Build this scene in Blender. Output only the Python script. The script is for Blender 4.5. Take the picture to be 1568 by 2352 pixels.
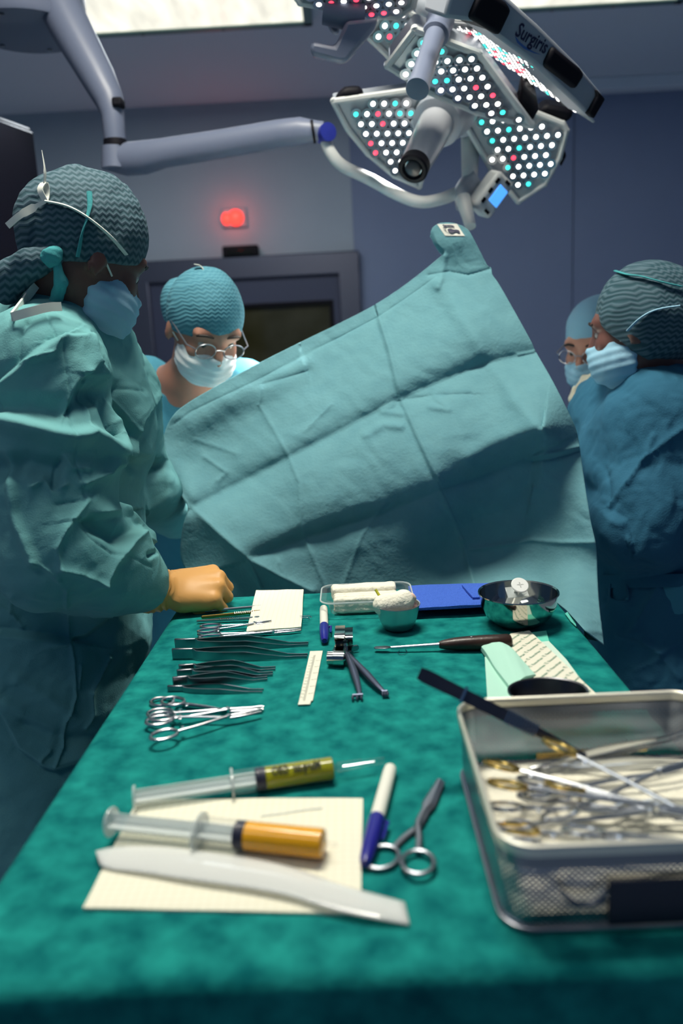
import bpy, bmesh, math, random
import numpy as np
from mathutils import Matrix, Vector

for o in list(bpy.data.objects):
    bpy.data.objects.remove(o, do_unlink=True)
SC = bpy.context.scene
COL = SC.collection
random.seed(4)
PI = math.pi

# ---------------------------------------------------------------- camera
F = 1800.0; CX, CY = 784.0, 1176.0
CAM = np.array([0.0, 0.0, 1.33])
TZ = 0.90                                   # height of the draped table top


def nrm(v):
    v = np.asarray(v, float)
    return v / np.linalg.norm(v)


_a = nrm([11, 370, -1800]); _e = np.array([math.cos(.05), math.sin(.05), 0])
_z = nrm(np.cross(_e, _a)); _x = np.cross(_a, _z)
CM = np.array([_x, _a, _z])                 # rows: world axes seen in camera axes
cd = bpy.data.cameras.new('camera'); cam = bpy.data.objects.new('camera', cd); COL.objects.link(cam)
mw = Matrix.Identity(4)
for i in range(3):
    for j in range(3):
        mw[i][j] = CM[i][j]
    mw[i][3] = CAM[i]
cam.matrix_world = mw
cd.sensor_fit = 'HORIZONTAL'; cd.sensor_width = 24.0; cd.lens = 24.0 * F / 1568.0
cd.clip_start = .05; cd.clip_end = 60
cd.dof.use_dof = True; cd.dof.focus_distance = 1.30; cd.dof.aperture_fstop = 2.8
SC.camera = cam


def ray(x, y):
    return CM @ np.array([x - CX, -(y - CY), -F])


def onz(x, y, z=TZ):
    d = ray(x, y); t = (z - CAM[2]) / d[2]
    return CAM + d * t


def aty(x, y, Y):
    d = ray(x, y)
    return CAM + d * (Y / d[1])


def onplane(x, y, p, n):
    d = ray(x, y); t = np.dot(np.asarray(p) - CAM, n) / np.dot(d, n)
    return CAM + d * t


def proj(P):
    v = (np.asarray(P, float) - CAM) @ CM
    s = F / np.maximum(-v[..., 2], 1e-4)
    return CX + v[..., 0] * s, CY - v[..., 1] * s


# ---------------------------------------------------------------- view and light
SC.view_settings.view_transform = 'Standard'; SC.view_settings.look = 'None'
SC.view_settings.gamma = 1.0; SC.view_settings.use_curve_mapping = False
SC.view_settings.exposure = 0.0
w = bpy.data.worlds.new('world'); SC.world = w; w.use_nodes = True
w.node_tree.nodes['Background'].inputs[0].default_value = (.08, .195, .44, 1)
w.node_tree.nodes['Background'].inputs[1].default_value = .29


def area(name, loc, target, sx, sy, energy, color, spread=180):
    l = bpy.data.lights.new(name, 'AREA'); l.shape = 'RECTANGLE'; l.size = sx; l.size_y = sy
    l.energy = energy; l.color = color; l.spread = math.radians(spread)
    o = bpy.data.objects.new(name, l); COL.objects.link(o)
    o.location = loc
    o.rotation_euler = (Vector(target) - Vector(loc)).to_track_quat('-Z', 'Y').to_euler()
    return o


WARM = (1.0, .95, .82)
CEIL = 3.22
# the ceiling troffers: one over the instrument table, one unseen front fill further left, two seen towards the back
area('troffer_light_table', (-.20, 1.28, CEIL - .06), (-.20, 1.28, 0), .9, .35, 68, WARM)
area('troffer_light_front', (-1.0, -.35, CEIL - .06), (-1.0, -.35, 0), 1.1, .5, 7, (.88, .95, 1))
area('troffer_light_rear', (-.9, 4.55, CEIL - .06), (-.9, 4.55, 0), 1.3, .5, 24, (.86, .94, 1))
area('troffer_light_side', (1.85, 4.3, CEIL - .06), (1.85, 4.3, 0), 1.3, .5, 8, (.75, .87, 1))

# ---------------------------------------------------------------- materials


def s2l(c):
    return tuple((u / 255 / 12.92) if u / 255 <= .04045 else ((u / 255 + .055) / 1.055) ** 2.4 for u in c)


MATS = {}


def mat(name, col, rough=.5, metal=0., bump=None, mott=None, spec=.5, trans=0., ior=1.45, sheen=0.):
    if name in MATS:
        return MATS[name]
    m = bpy.data.materials.new(name); m.use_nodes = True
    nt = m.node_tree; b = nt.nodes['Principled BSDF']
    b.inputs['Base Color'].default_value = (*col, 1); b.inputs['Roughness'].default_value = rough
    b.inputs['Metallic'].default_value = metal; b.inputs['Specular IOR Level'].default_value = spec
    b.inputs['Transmission Weight'].default_value = trans; b.inputs['IOR'].default_value = ior
    if sheen:
        b.inputs['Sheen Weight'].default_value = sheen
    tc = nt.nodes.new('ShaderNodeTexCoord')
    if mott:                                 # (second colour, scale, detail)
        nz = nt.nodes.new('ShaderNodeTexNoise'); nz.inputs['Scale'].default_value = mott[1]
        nz.inputs['Detail'].default_value = mott[2]
        nt.links.new(tc.outputs['Object'], nz.inputs['Vector'])
        rp = nt.nodes.new('ShaderNodeValToRGB'); rp.color_ramp.elements[0].position = .3; rp.color_ramp.elements[1].position = .7
        rp.color_ramp.elements[0].color = (*col, 1); rp.color_ramp.elements[1].color = (*mott[0], 1)
        nt.links.new(nz.outputs[0], rp.inputs[0]); nt.links.new(rp.outputs[0], b.inputs['Base Color'])
    if bump:                                 # (scale, strength, distance)
        nz = nt.nodes.new('ShaderNodeTexNoise'); nz.inputs['Scale'].default_value = bump[0]; nz.inputs['Detail'].default_value = 4
        nt.links.new(tc.outputs['Object'], nz.inputs['Vector'])
        bp = nt.nodes.new('ShaderNodeBump'); bp.inputs['Strength'].default_value = bump[1]; bp.inputs['Distance'].default_value = bump[2]
        nt.links.new(nz.outputs[0], bp.inputs['Height']); nt.links.new(bp.outputs[0], b.inputs['Normal'])
    MATS[name] = m
    return m


def emis(name, col, strength, noise=None):
    m = bpy.data.materials.new(name); m.use_nodes = True; nt = m.node_tree; b = nt.nodes['Principled BSDF']
    b.inputs['Base Color'].default_value = (*col, 1); b.inputs['Emission Color'].default_value = (*col, 1)
    b.inputs['Emission Strength'].default_value = strength; b.inputs['Roughness'].default_value = .3
    if noise:
        tc = nt.nodes.new('ShaderNodeTexCoord'); mp = nt.nodes.new('ShaderNodeMapping'); mp.inputs['Scale'].default_value = noise
        nz = nt.nodes.new('ShaderNodeTexNoise'); nz.inputs['Scale'].default_value = 1; nz.inputs['Detail'].default_value = 3
        nt.links.new(tc.outputs['Object'], mp.inputs[0]); nt.links.new(mp.outputs[0], nz.inputs['Vector'])
        mr = nt.nodes.new('ShaderNodeMapRange'); mr.inputs[1].default_value = .3; mr.inputs[2].default_value = .7
        mr.inputs[3].default_value = strength * .7; mr.inputs[4].default_value = strength * 1.15
        nt.links.new(nz.outputs[0], mr.inputs[0]); nt.links.new(mr.outputs[0], b.inputs['Emission Strength'])
    MATS[name] = m
    return m


def clear(name, tint=(1, 1, 1), milky=.12, col=(.8, .85, .85)):
    """thin clear plastic: mostly see-through, a little milky, glossy"""
    m = bpy.data.materials.new(name); m.use_nodes = True; nt = m.node_tree
    b = nt.nodes['Principled BSDF']; b.inputs['Base Color'].default_value = (*col, 1); b.inputs['Roughness'].default_value = .12
    b.inputs['Specular IOR Level'].default_value = .8
    t = nt.nodes.new('ShaderNodeBsdfTransparent'); t.inputs[0].default_value = (*tint, 1)
    lw = nt.nodes.new('ShaderNodeLayerWeight'); lw.inputs[0].default_value = .25
    mr = nt.nodes.new('ShaderNodeMapRange'); mr.inputs[3].default_value = milky; mr.inputs[4].default_value = min(1, milky + .45)
    mx = nt.nodes.new('ShaderNodeMixShader')
    nt.links.new(lw.outputs['Facing'], mr.inputs[0]); nt.links.new(mr.outputs[0], mx.inputs[0])
    nt.links.new(t.outputs[0], mx.inputs[1]); nt.links.new(b.outputs[0], mx.inputs[2])
    nt.links.new(mx.outputs[0], nt.nodes['Material Output'].inputs[0])
    MATS[name] = m
    return m


def patterned(name, kind, c1, c2, f1, f2, rough=.7, amp=.3):
    """zigzag knit, square emboss or woven mesh, from object coordinates"""
    m = bpy.data.materials.new(name); m.use_nodes = True; nt = m.node_tree; b = nt.nodes['Principled BSDF']
    b.inputs['Roughness'].default_value = rough
    N = nt.nodes.new; L = nt.links.new
    tc = N('ShaderNodeTexCoord'); sx = N('ShaderNodeSeparateXYZ')

    def M(op, a, c=None):
        n = N('ShaderNodeMath'); n.operation = op
        for i, v in enumerate((a, c)):
            if v is None:
                continue
            if isinstance(v, (int, float)):
                n.inputs[i].default_value = v
            else:
                L(v, n.inputs[i])
        return n.outputs[0]
    if kind == 'zigzag':
        nz = N('ShaderNodeTexNoise'); nz.inputs['Scale'].default_value = 9
        ad = N('ShaderNodeVectorMath'); ad.operation = 'MULTIPLY_ADD'
        L(tc.outputs['Object'], nz.inputs['Vector']); L(nz.outputs['Color'], ad.inputs[0])
        ad.inputs[1].default_value = (.02, .02, .02); L(tc.outputs['Object'], ad.inputs[2]); L(ad.outputs[0], sx.inputs[0])
        h = M('ADD', sx.outputs[0], M('MULTIPLY', sx.outputs[1], .8))
        t = M('MULTIPLY', M('PINGPONG', M('MULTIPLY', h, f1), 1.0), amp / f2 * 1.6)
        v = M('FRACT', M('MULTIPLY', M('ADD', sx.outputs[2], t), f2))
        v = M('PINGPONG', M('MULTIPLY', v, 2.0), 1.0)
        v2 = v
    elif kind == 'grid':
        L(tc.outputs['Object'], sx.inputs[0])
        a_ = M('PINGPONG', M('MULTIPLY', sx.outputs[0], f1), 1.0); b_ = M('PINGPONG', M('MULTIPLY', sx.outputs[1], f2), 1.0)
        v = M('MAXIMUM', M('GREATER_THAN', a_, .86), M('GREATER_THAN', b_, .86)); v2 = v
    else:                                     # knit: small dots
        vo = N('ShaderNodeTexVoronoi'); vo.inputs['Scale'].default_value = f1; L(tc.outputs['Object'], vo.inputs['Vector'])
        v = v2 = vo.outputs['Distance']
    rp = N('ShaderNodeValToRGB'); rp.color_ramp.elements[0].color = (*c1, 1); rp.color_ramp.elements[1].color = (*c2, 1)
    rp.color_ramp.elements[0].position = .25; rp.color_ramp.elements[1].position = .75
    L(v, rp.inputs[0]); L(rp.outputs[0], b.inputs['Base Color'])
    bp = N('ShaderNodeBump'); bp.inputs['Strength'].default_value = .4; bp.inputs['Distance'].default_value = .002
    bp.invert = kind == 'grid'
    L(v2, bp.inputs['Height']); L(bp.outputs[0], b.inputs['Normal'])
    MATS[name] = m
    return m


def perforated(name, col, scale, hole=.36, rough=.3):
    """stainless mesh with real see-through holes"""
    m = bpy.data.materials.new(name); m.use_nodes = True; nt = m.node_tree; b = nt.nodes['Principled BSDF']
    b.inputs['Base Color'].default_value = (*col, 1); b.inputs['Metallic'].default_value = 1; b.inputs['Roughness'].default_value = rough
    N = nt.nodes.new; L = nt.links.new
    uv = N('ShaderNodeUVMap'); sx = N('ShaderNodeSeparateXYZ'); L(uv.outputs[0], sx.inputs[0])

    def M(op, a, c):
        n = N('ShaderNodeMath'); n.operation = op
        for i, v in enumerate((a, c)):
            if isinstance(v, (int, float)):
                n.inputs[i].default_value = v
            else:
                L(v, n.inputs[i])
        return n.outputs[0]
    p = M('PINGPONG', M('MULTIPLY', M('ADD', sx.outputs[0], sx.outputs[1]), scale), 1.0)
    q = M('PINGPONG', M('MULTIPLY', M('SUBTRACT', sx.outputs[0], sx.outputs[1]), scale), 1.0)
    holes = M('MULTIPLY', M('GREATER_THAN', p, hole), M('GREATER_THAN', q, hole))
    t = N('ShaderNodeBsdfTransparent'); mx = N('ShaderNodeMixShader')
    L(holes, mx.inputs[0]); L(b.outputs[0], mx.inputs[1]); L(t.outputs[0], mx.inputs[2])
    L(mx.outputs[0], nt.nodes['Material Output'].inputs[0])
    MATS[name] = m
    return m


STEEL = mat('steel', (.62, .64, .66), .22, 1.)
STEELD = mat('dark_steel', (.24, .25, .28), .26, 1.)
STEELM = mat('matt_steel', (.30, .32, .36), .38, 1.)
GOLD = mat('gold_plate', (.75, .52, .16), .25, 1.)
GOLDD = mat('gold_dark', (.35, .23, .06), .35, 1.)
DRAPE = mat('drape_cloth', (.120, .285, .330), .85, bump=(150, .35, .003), mott=((.138, .315, .357), 30, 5), spec=.15)
GOWN = mat('gown_cloth', (.122, .325, .342), .85, bump=(420, .3, .002), mott=((.138, .35, .36), 25, 4), spec=.15)
GOWNB = mat('gown_blue', (.030, .125, .205), .85, bump=(300, .3, .003), spec=.15)
SCRUB = mat('scrub_blue', (.06, .24, .33), .85, bump=(300, .3, .003), spec=.15)
GREEN = mat('table_green', (.000, .100, .106), .9, bump=(140, .5, .002), mott=((.012, .255, .225), 34, 12), spec=.1)
NAVY = mat('navy_cloth', (.01, .035, .10), .9, spec=.1)
WHITEP = mat('white_plastic', (.78, .78, .70), .35)
GREYP = mat('lamp_grey', (.30, .33, .38), .38); ARMP = mat('arm_grey', (.135, .16, .235), .4)
BLACKP = mat('black_pad', (.004, .004, .008), .6, spec=.2)
CREAM = patterned('gauze', 'grid', (.83, .80, .65), (.76, .73, .57), 260, 260, .9)
COTTON = mat('cotton', (.84, .81, .68), .95, bump=(120, .8, .004), spec=.1)
SKIN = mat('skin', (.42, .20, .14), .5, bump=(200, .1, .001))
SKIND = mat('skin_brown', (.13, .055, .045), .5, bump=(200, .1, .001))
MASK = mat('mask_blue', (.30, .52, .66), .85, bump=(90, .2, .002), spec=.1)
GLOVE = mat('glove_latex', (.66, .34, .105), .45, bump=(60, .12, .002), spec=.35)
CAPM = patterned('cap_zigzag', 'zigzag', (.010, .055, .075), (.068, .125, .160), 120, 100, .85)
CAPT = mat('cap_teal', (.06, .30, .32), .85, bump=(300, .3, .002), spec=.1)
TAPE = mat('white_tape', (.70, .72, .66), .8)
BLUEINK = mat('blue_cap', (.012, .012, .23), .3)
BLUET = patterned('blue_towel', 'knit', (.06, .16, .66), (.03, .10, .50), 900, 1, .95)
INK = mat('navy_ink', (.008, .010, .05), .6)

# ---------------------------------------------------------------- mesh helpers


class MB:
    def __init__(s):
        s.v = []; s.f = []; s.m = []

    def add(s, V, Fs, mi=0):
        k = len(s.v)
        s.v.extend([tuple(map(float, p)) for p in V])
        for f in Fs:
            s.f.append(tuple(i + k for i in f)); s.m.append(mi)
        return s

    def box(s, c, size, R=None, mi=0):
        c = np.asarray(c, float); h = np.asarray(size, float) / 2
        V = np.array([[x, y, z] for x in (-1, 1) for y in (-1, 1) for z in (-1, 1)]) * h
        if R is not None:
            V = V @ np.asarray(R, float)       # rows of R: local axes in world
        return s.add(V + c, [(0, 1, 3, 2), (4, 6, 7, 5), (0, 4, 5, 1), (2, 3, 7, 6), (0, 2, 6, 4), (1, 5, 7, 3)], mi)

    def tube(s, pts, rad, seg=10, up=(0, 0, 1), flat=(1, 1), closed=False, cap=True, mi=0, square=False):
        P = np.asarray(pts, float); n = len(P)
        rad = np.full(n, rad, float) if np.isscalar(rad) else np.asarray(rad, float)
        fl = np.asarray(flat, float)
        if fl.ndim == 1:
            fl = np.tile(fl, (n, 1))
        if closed:
            T = np.roll(P, -1, 0) - np.roll(P, 1, 0)
        else:
            T = np.gradient(P, axis=0)
        T /= np.linalg.norm(T, axis=1)[:, None] + 1e-12
        up = np.asarray(up, float); V = []
        prev = None
        for i in range(n):
            u = up - T[i] * np.dot(up, T[i])
            if np.linalg.norm(u) < .15 and prev is not None:
                u = prev - T[i] * np.dot(prev, T[i])
            elif np.linalg.norm(u) < 1e-3:
                u = np.cross(T[i], [1, .1, .2])
            u = nrm(u); prev = u
            b = np.cross(T[i], u)
            for k in range(seg):
                a = 2 * PI * (k + (.5 if square else 0)) / seg
                V.append(P[i] + rad[i] * (math.cos(a) * b * fl[i][0] + math.sin(a) * u * fl[i][1]))
        Fs = []
        m_ = n if closed else n - 1
        for i in range(m_):
            j = (i + 1) % n
            for k in range(seg):
                l = (k + 1) % seg
                Fs.append((i * seg + k, i * seg + l, j * seg + l, j * seg + k))
        if cap and not closed:
            Fs.append(tuple(range(seg - 1, -1, -1))); Fs.append(tuple((n - 1) * seg + k for k in range(seg)))
        return s.add(V, Fs, mi)

    def lathe(s, prof, o, axis=(0, 0, 1), seg=32, mi=0, squash=(1, 1), xdir=None):
        o = np.asarray(o, float); z = nrm(axis)
        x = nrm(np.cross([0, 1, 0] if abs(z[1]) < .9 else [1, 0, 0], z)) if xdir is None else nrm(np.asarray(xdir, float) - z * np.dot(xdir, z))
        y = np.cross(z, x); V = []
        for r, h in prof:
            for k in range(seg):
                a = 2 * PI * k / seg
                V.append(o + z * h + r * (math.cos(a) * x * squash[0] + math.sin(a) * y * squash[1]))
        n = len(prof); Fs = []
        for i in range(n - 1):
            for k in range(seg):
                l = (k + 1) % seg
                Fs.append((i * seg + k, i * seg + l, (i + 1) * seg + l, (i + 1) * seg + k))
        if prof[0][0] > 1e-6:
            Fs.append(tuple(range(seg - 1, -1, -1)))
        if prof[-1][0] > 1e-6:
            Fs.append(tuple((n - 1) * seg + k for k in range(seg)))
        return s.add(V, Fs, mi)

    def prism(s, poly, d, mi=0):
        """closed slab: 3-D polygon pushed along vector d"""
        P = np.asarray(poly, float); d = np.asarray(d, float); n = len(P)
        Fs = [tuple(range(n)), tuple(range(2 * n - 1, n - 1, -1))]
        Fs += [(i, i + n, (i + 1) % n + n, (i + 1) % n) for i in range(n)]
        return s.add(np.vstack([P, P + d]), Fs, mi)

    def grid(s, G, mi=0):
        G = np.asarray(G, float); a, b = G.shape[:2]
        return s.add(G.reshape(-1, 3), [(i * b + j, (i + 1) * b + j, (i + 1) * b + j + 1, i * b + j + 1) for i in range(a - 1) for j in range(b - 1)], mi)

    def build(s, name, m, parent=None, smooth=True, bevel=0, sharp=35, solid=0, loc=None, sub=0, fix=True):
        me = bpy.data.meshes.new(name); V = np.asarray(s.v, float)
        o = bpy.data.objects.new(name, me); COL.objects.link(o)
        if loc is None:
            loc = V.mean(0)
        loc = np.asarray(loc, float)
        wl = loc - (np.array(wloc(parent)) if parent else 0)
        me.from_pydata((V - loc).tolist(), [], s.f); o.location = wl
        if parent is not None:
            o.parent = parent
        for mm in (m if isinstance(m, (list, tuple)) else [m]):
            me.materials.append(mm)
        me.polygons.foreach_set('material_index', s.m)
        if fix:
            bm = bmesh.new(); bm.from_mesh(me); bmesh.ops.recalc_face_normals(bm, faces=bm.faces); bm.to_mesh(me); bm.free()
        if smooth:
            me.polygons.foreach_set('use_smooth', [True] * len(me.polygons))
            me.set_sharp_from_angle(angle=math.radians(sharp))
        me.update()
        if bevel:
            b = o.modifiers.new('bevel', 'BEVEL'); b.width = bevel; b.segments = 2; b.limit_method = 'ANGLE'; b.angle_limit = math.radians(40)
        if solid:
            b = o.modifiers.new('solid', 'SOLIDIFY'); b.thickness = solid; b.offset = -1
        if sub:
            b = o.modifiers.new('sub', 'SUBSURF'); b.levels = sub; b.render_levels = sub
        return o


def wloc(o):
    p = Vector(o.location)
    while o.parent:
        o = o.parent; p = p + Vector(o.location)
    return p


def thing(name, label, cat, loc, group=None):
    o = bpy.data.objects.new(name, None); COL.objects.link(o); o.empty_display_size = .02
    o.location = [float(c) for c in loc]; o['label'] = label; o['category'] = cat
    if group:
        o['group'] = group
    return o


def tag(o, label, cat, group=None):
    o['label'] = label; o['category'] = cat
    if group:
        o['group'] = group
    return o


def struct(o):
    o['kind'] = 'structure'
    return o


def lerp(a, b, t):
    return np.asarray(a, float) * (1 - t) + np.asarray(b, float) * t


def resample(pts, n):
    P = np.asarray(pts, float); d = np.r_[0, np.cumsum(np.linalg.norm(np.diff(P, axis=0), axis=1))]
    t = np.linspace(0, d[-1], n)
    return np.stack([np.interp(t, d, P[:, k]) for k in range(P.shape[1])], 1)


def smoothline(pts, n):
    """Catmull-Rom through pts"""
    P = np.asarray(pts, float); P = np.vstack([2 * P[0] - P[1], P, 2 * P[-1] - P[-2]])
    out = []
    k = len(P) - 3
    for t in np.linspace(0, k - 1e-6, n):
        i = int(t); u = t - i; a, b, c, d = P[i:i + 4]
        out.append(.5 * (2 * b + (c - a) * u + (2 * a - 5 * b + 4 * c - d) * u * u + (3 * b - a - 3 * c + d) * u ** 3))
    return np.array(out)


def hashn(ix, iy, iz, seed):
    n = (ix.astype(np.int64) * 374761393 + iy.astype(np.int64) * 668265263 + iz.astype(np.int64) * 2147483647 + seed * 144269) & 0x7fffffff
    n = ((n ^ (n >> 13)) * 1274126177) & 0x7fffffff
    return ((n ^ (n >> 16)) & 0xffff) / 32767.5 - 1.0


def vnoise(P, seed=0):
    P = np.asarray(P, float); I = np.floor(P).astype(np.int64); f = P - I; f = f * f * (3 - 2 * f)
    r = 0
    for a in (0, 1):
        for b in (0, 1):
            for c in (0, 1):
                wgt = (f[:, 0] if a else 1 - f[:, 0]) * (f[:, 1] if b else 1 - f[:, 1]) * (f[:, 2] if c else 1 - f[:, 2])
                r = r + wgt * hashn(I[:, 0] + a, I[:, 1] + b, I[:, 2] + c, seed)
    return r


def tri(x):
    return 2 * np.abs(2 * (x - np.floor(x + .5))) - 1


def crumple(P, scale, seed, n=5):
    """faceted folds with straight sharp creases, like unfolded paper cloth"""
    rs = np.random.RandomState(seed); P = np.asarray(P, float) / scale
    W = np.stack([vnoise(P * .7 + 7 * k, seed + k) for k in range(3)], 1) * .5
    h = 0
    for i in range(n):
        d = rs.normal(size=3); d /= np.linalg.norm(d)
        msk = np.clip(vnoise(P * .8 + 11 * i, seed + 20 + i) * 1.6 + .45, 0, 1)
        h = h + tri((P + W) @ d * rs.uniform(.5, 1.2) + rs.uniform()) * msk * rs.uniform(.5, 1)
    return h / n * 1.6


def linedist(px, py, line):
    best = np.full(px.shape, 1e9); side = np.zeros(px.shape)
    for (x0, y0), (x1, y1) in zip(line[:-1], line[1:]):
        dx, dy = x1 - x0, y1 - y0; L2 = dx * dx + dy * dy
        t = np.clip(((px - x0) * dx + (py - y0) * dy) / L2, 0, 1)
        qx, qy = px - x0 - t * dx, py - y0 - t * dy
        d = np.hypot(qx, qy); m = d < best
        best = np.where(m, d, best); side = np.where(m, np.sign(dx * qy - dy * qx), side)
    return best, side


def folds(px, py, L):
    """summed crease heights; r sharp ridge, b soft bulge, s step (right hand side of the line raised)"""
    h = np.zeros(px.shape)
    for line, kind, A, wd in L:
        d, sd = linedist(px, py, line)
        if kind == 'r':
            h += A * np.exp(-d / wd)
        elif kind == 'v':                      # fold: steep above the line, gentle below
            h -= A * np.where(sd > 0, np.exp(-d / (wd * 2.4)), np.exp(-d / wd))
        elif kind == 'b':
            h += A * np.exp(-(d / wd) ** 2)
        else:
            h += A * sd * np.exp(-d / (wd * 3)) * np.clip(d / wd, 0, 1)
    return h


def rbf(ctrl):
    C = np.asarray(ctrl, float); p = C[:, :2] / 1000; n = len(p)
    d = np.linalg.norm(p[:, None] - p[None], axis=2)
    K = np.where(d > 0, d * d * np.log(d + 1e-12), 0) + np.eye(n) * 1e-4
    A = np.zeros((n + 3, n + 3)); A[:n, :n] = K; A[:n, n] = 1; A[:n, n + 1:] = p; A[n, :n] = 1; A[n + 1:, :n] = p.T
    wv = np.linalg.solve(A, np.r_[C[:, 2], 0, 0, 0])

    def f(x, y):
        q = np.stack([np.asarray(x, float), np.asarray(y, float)], -1) / 1000
        dd = np.linalg.norm(q[..., None, :] - p, axis=-1)
        return (np.where(dd > 0, dd * dd * np.log(dd + 1e-12), 0) @ wv[:n]) + wv[n] + q @ wv[n + 1:]
    return f


# signed distance bodies -> one continuous skin
def cap_(a, b, ra, rb=None, k=None):
    return ('c', np.asarray(a, float), np.asarray(b, float), ra, ra if rb is None else rb, k)


def ell_(c, r, R=None, k=None):
    return ('e', np.asarray(c, float), np.asarray(r, float), np.eye(3) if R is None else np.asarray(R, float), 0, k)


def sdf(P, prims, k):
    D = None
    for q in prims:
        if q[0] == 'c':
            _, a, b, ra, rb, kk = q; ab = b - a
            t = np.clip((P - a) @ ab / (ab @ ab + 1e-12), 0, 1)
            d = np.linalg.norm(P - a - t[:, None] * ab, axis=1) - (ra + (rb - ra) * t)
        else:
            _, c, r, R, _, kk = q; L = (P - c) @ R.T
            k0 = np.linalg.norm(L / r, axis=1); k1 = np.linalg.norm(L / r ** 2, axis=1) + 1e-9
            d = k0 * (k0 - 1) / k1
        kk = k if kk is None else kk
        if D is None:
            D = d
        else:
            h = np.clip(.5 + .5 * (D - d) / kk, 0, 1)
            D = D * (1 - h) + d * h - kk * h * (1 - h)
    return D


def bounds(prims, pad):
    lo, hi = np.full(3, 9e9), np.full(3, -9e9)
    for q in prims:
        if q[0] == 'c':
            for p, r in ((q[1], q[3]), (q[2], q[4])):
                lo = np.minimum(lo, p - r); hi = np.maximum(hi, p + r)
        else:
            r = q[2].max(); lo = np.minimum(lo, q[1] - r); hi = np.maximum(hi, q[1] + r)
    return lo - pad, hi + pad


def nets(fn, lo, hi, h):
    ax = [np.arange(lo[i], hi[i] + h, h) for i in range(3)]
    n = [len(a) for a in ax]
    D = np.empty(n, np.float32)
    for i in range(n[0]):
        Y, Z = np.meshgrid(ax[1], ax[2], indexing='ij')
        P = np.stack([np.full(Y.size, ax[0][i]), Y.ravel(), Z.ravel()], 1)
        D[i] = fn(P).reshape(n[1], n[2])
    ins = D < 0
    c = [m - 1 for m in n]
    S = np.zeros(c + [3], np.float32); N = np.zeros(c, np.float32)

    def sl(a, off):
        return a[off[0]:off[0] + c[0], off[1]:off[1] + c[1], off[2]:off[2] + c[2]]
    for axis in range(3):
        o1, o2 = [q for q in range(3) if q != axis]
        for i in (0, 1):
            for j in (0, 1):
                p = [0, 0, 0]; p[o1] = i; p[o2] = j; q = list(p); q[axis] = 1
                d0, d1 = sl(D, p), sl(D, q); x = sl(ins, p) != sl(ins, q)
                t = np.where(x, d0 / np.where(x, d0 - d1, 1), 0)
                S[..., axis] += np.where(x, t, 0); S[..., o1] += x * i; S[..., o2] += x * j; N += x
    act = N > 0
    idx = np.full(c, -1, np.int64); idx[act] = np.arange(act.sum())
    I = np.argwhere(act); V = (I + S[act] / N[act][:, None]) * h + np.array([a[0] for a in ax])
    Fs = []
    for axis in range(3):
        o1, o2 = [(1, 2), (2, 0), (0, 1)][axis]
        a0 = [slice(None)] * 3; a1 = [slice(None)] * 3; a0[axis] = slice(0, -1); a1[axis] = slice(1, None)
        x = ins[tuple(a0)] != ins[tuple(a1)]
        E = np.argwhere(x); m = (E[:, o1] > 0) & (E[:, o2] > 0) & (E[:, o1] < c[o1]) & (E[:, o2] < c[o2]); E = E[m]
        fl = ins[tuple(a0)][tuple(E.T)]
        q = []
        for d1, d2 in ((-1, -1), (0, -1), (0, 0), (-1, 0)):
            e = E.copy(); e[:, o1] += d1; e[:, o2] += d2; q.append(idx[tuple(e.T)])
        Q = np.stack(q, 1); Q[~fl] = Q[~fl][:, ::-1]; Fs.append(Q)
    return V, np.vstack(Fs)


def vnormals(V, Q):
    n = np.cross(V[Q[:, 2]] - V[Q[:, 0]], V[Q[:, 3]] - V[Q[:, 1]]); N = np.zeros_like(V)
    for k in range(4):
        np.add.at(N, Q[:, k], n)
    return N / (np.linalg.norm(N, axis=1)[:, None] + 1e-12)


def relax(V, Q, it=2, lam=.5):
    for _ in range(it):
        A = np.zeros_like(V); C = np.zeros(len(V))
        for k in range(4):
            np.add.at(A, Q[:, k], V[Q[:, (k + 1) % 4]] + V[Q[:, (k - 1) % 4]]); np.add.at(C, Q[:, k], 2)
        V = V * (1 - lam) + lam * A / np.maximum(C, 1)[:, None]
    return V


def subdivide(V, Q, lv):
    me = bpy.data.meshes.new('tmp'); me.from_pydata(V.tolist(), [], Q.tolist()); o = bpy.data.objects.new('tmp', me); COL.objects.link(o)
    m = o.modifiers.new('s', 'SUBSURF'); m.levels = lv
    dg = bpy.context.evaluated_depsgraph_get(); e = bpy.data.meshes.new_from_object(o.evaluated_get(dg))
    V2 = np.empty(len(e.vertices) * 3, np.float32); e.vertices.foreach_get('co', V2)
    q = np.empty(len(e.loops), np.int32); e.loops.foreach_get('vertex_index', q)
    bpy.data.objects.remove(o, do_unlink=True); bpy.data.meshes.remove(me); bpy.data.meshes.remove(e)
    return V2.reshape(-1, 3).astype(float), q.reshape(-1, 4).astype(np.int64)


def hit(x, y, prims, k, off=0.):
    """where the sight line through a picture point meets a body"""
    d = nrm(ray(x, y)); t = .6
    for _ in range(90):
        q = sdf((CAM + d * t)[None], prims, k)[0] - off
        t += q * .8
        if q < 2e-4:
            break
    return CAM + d * t


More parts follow.
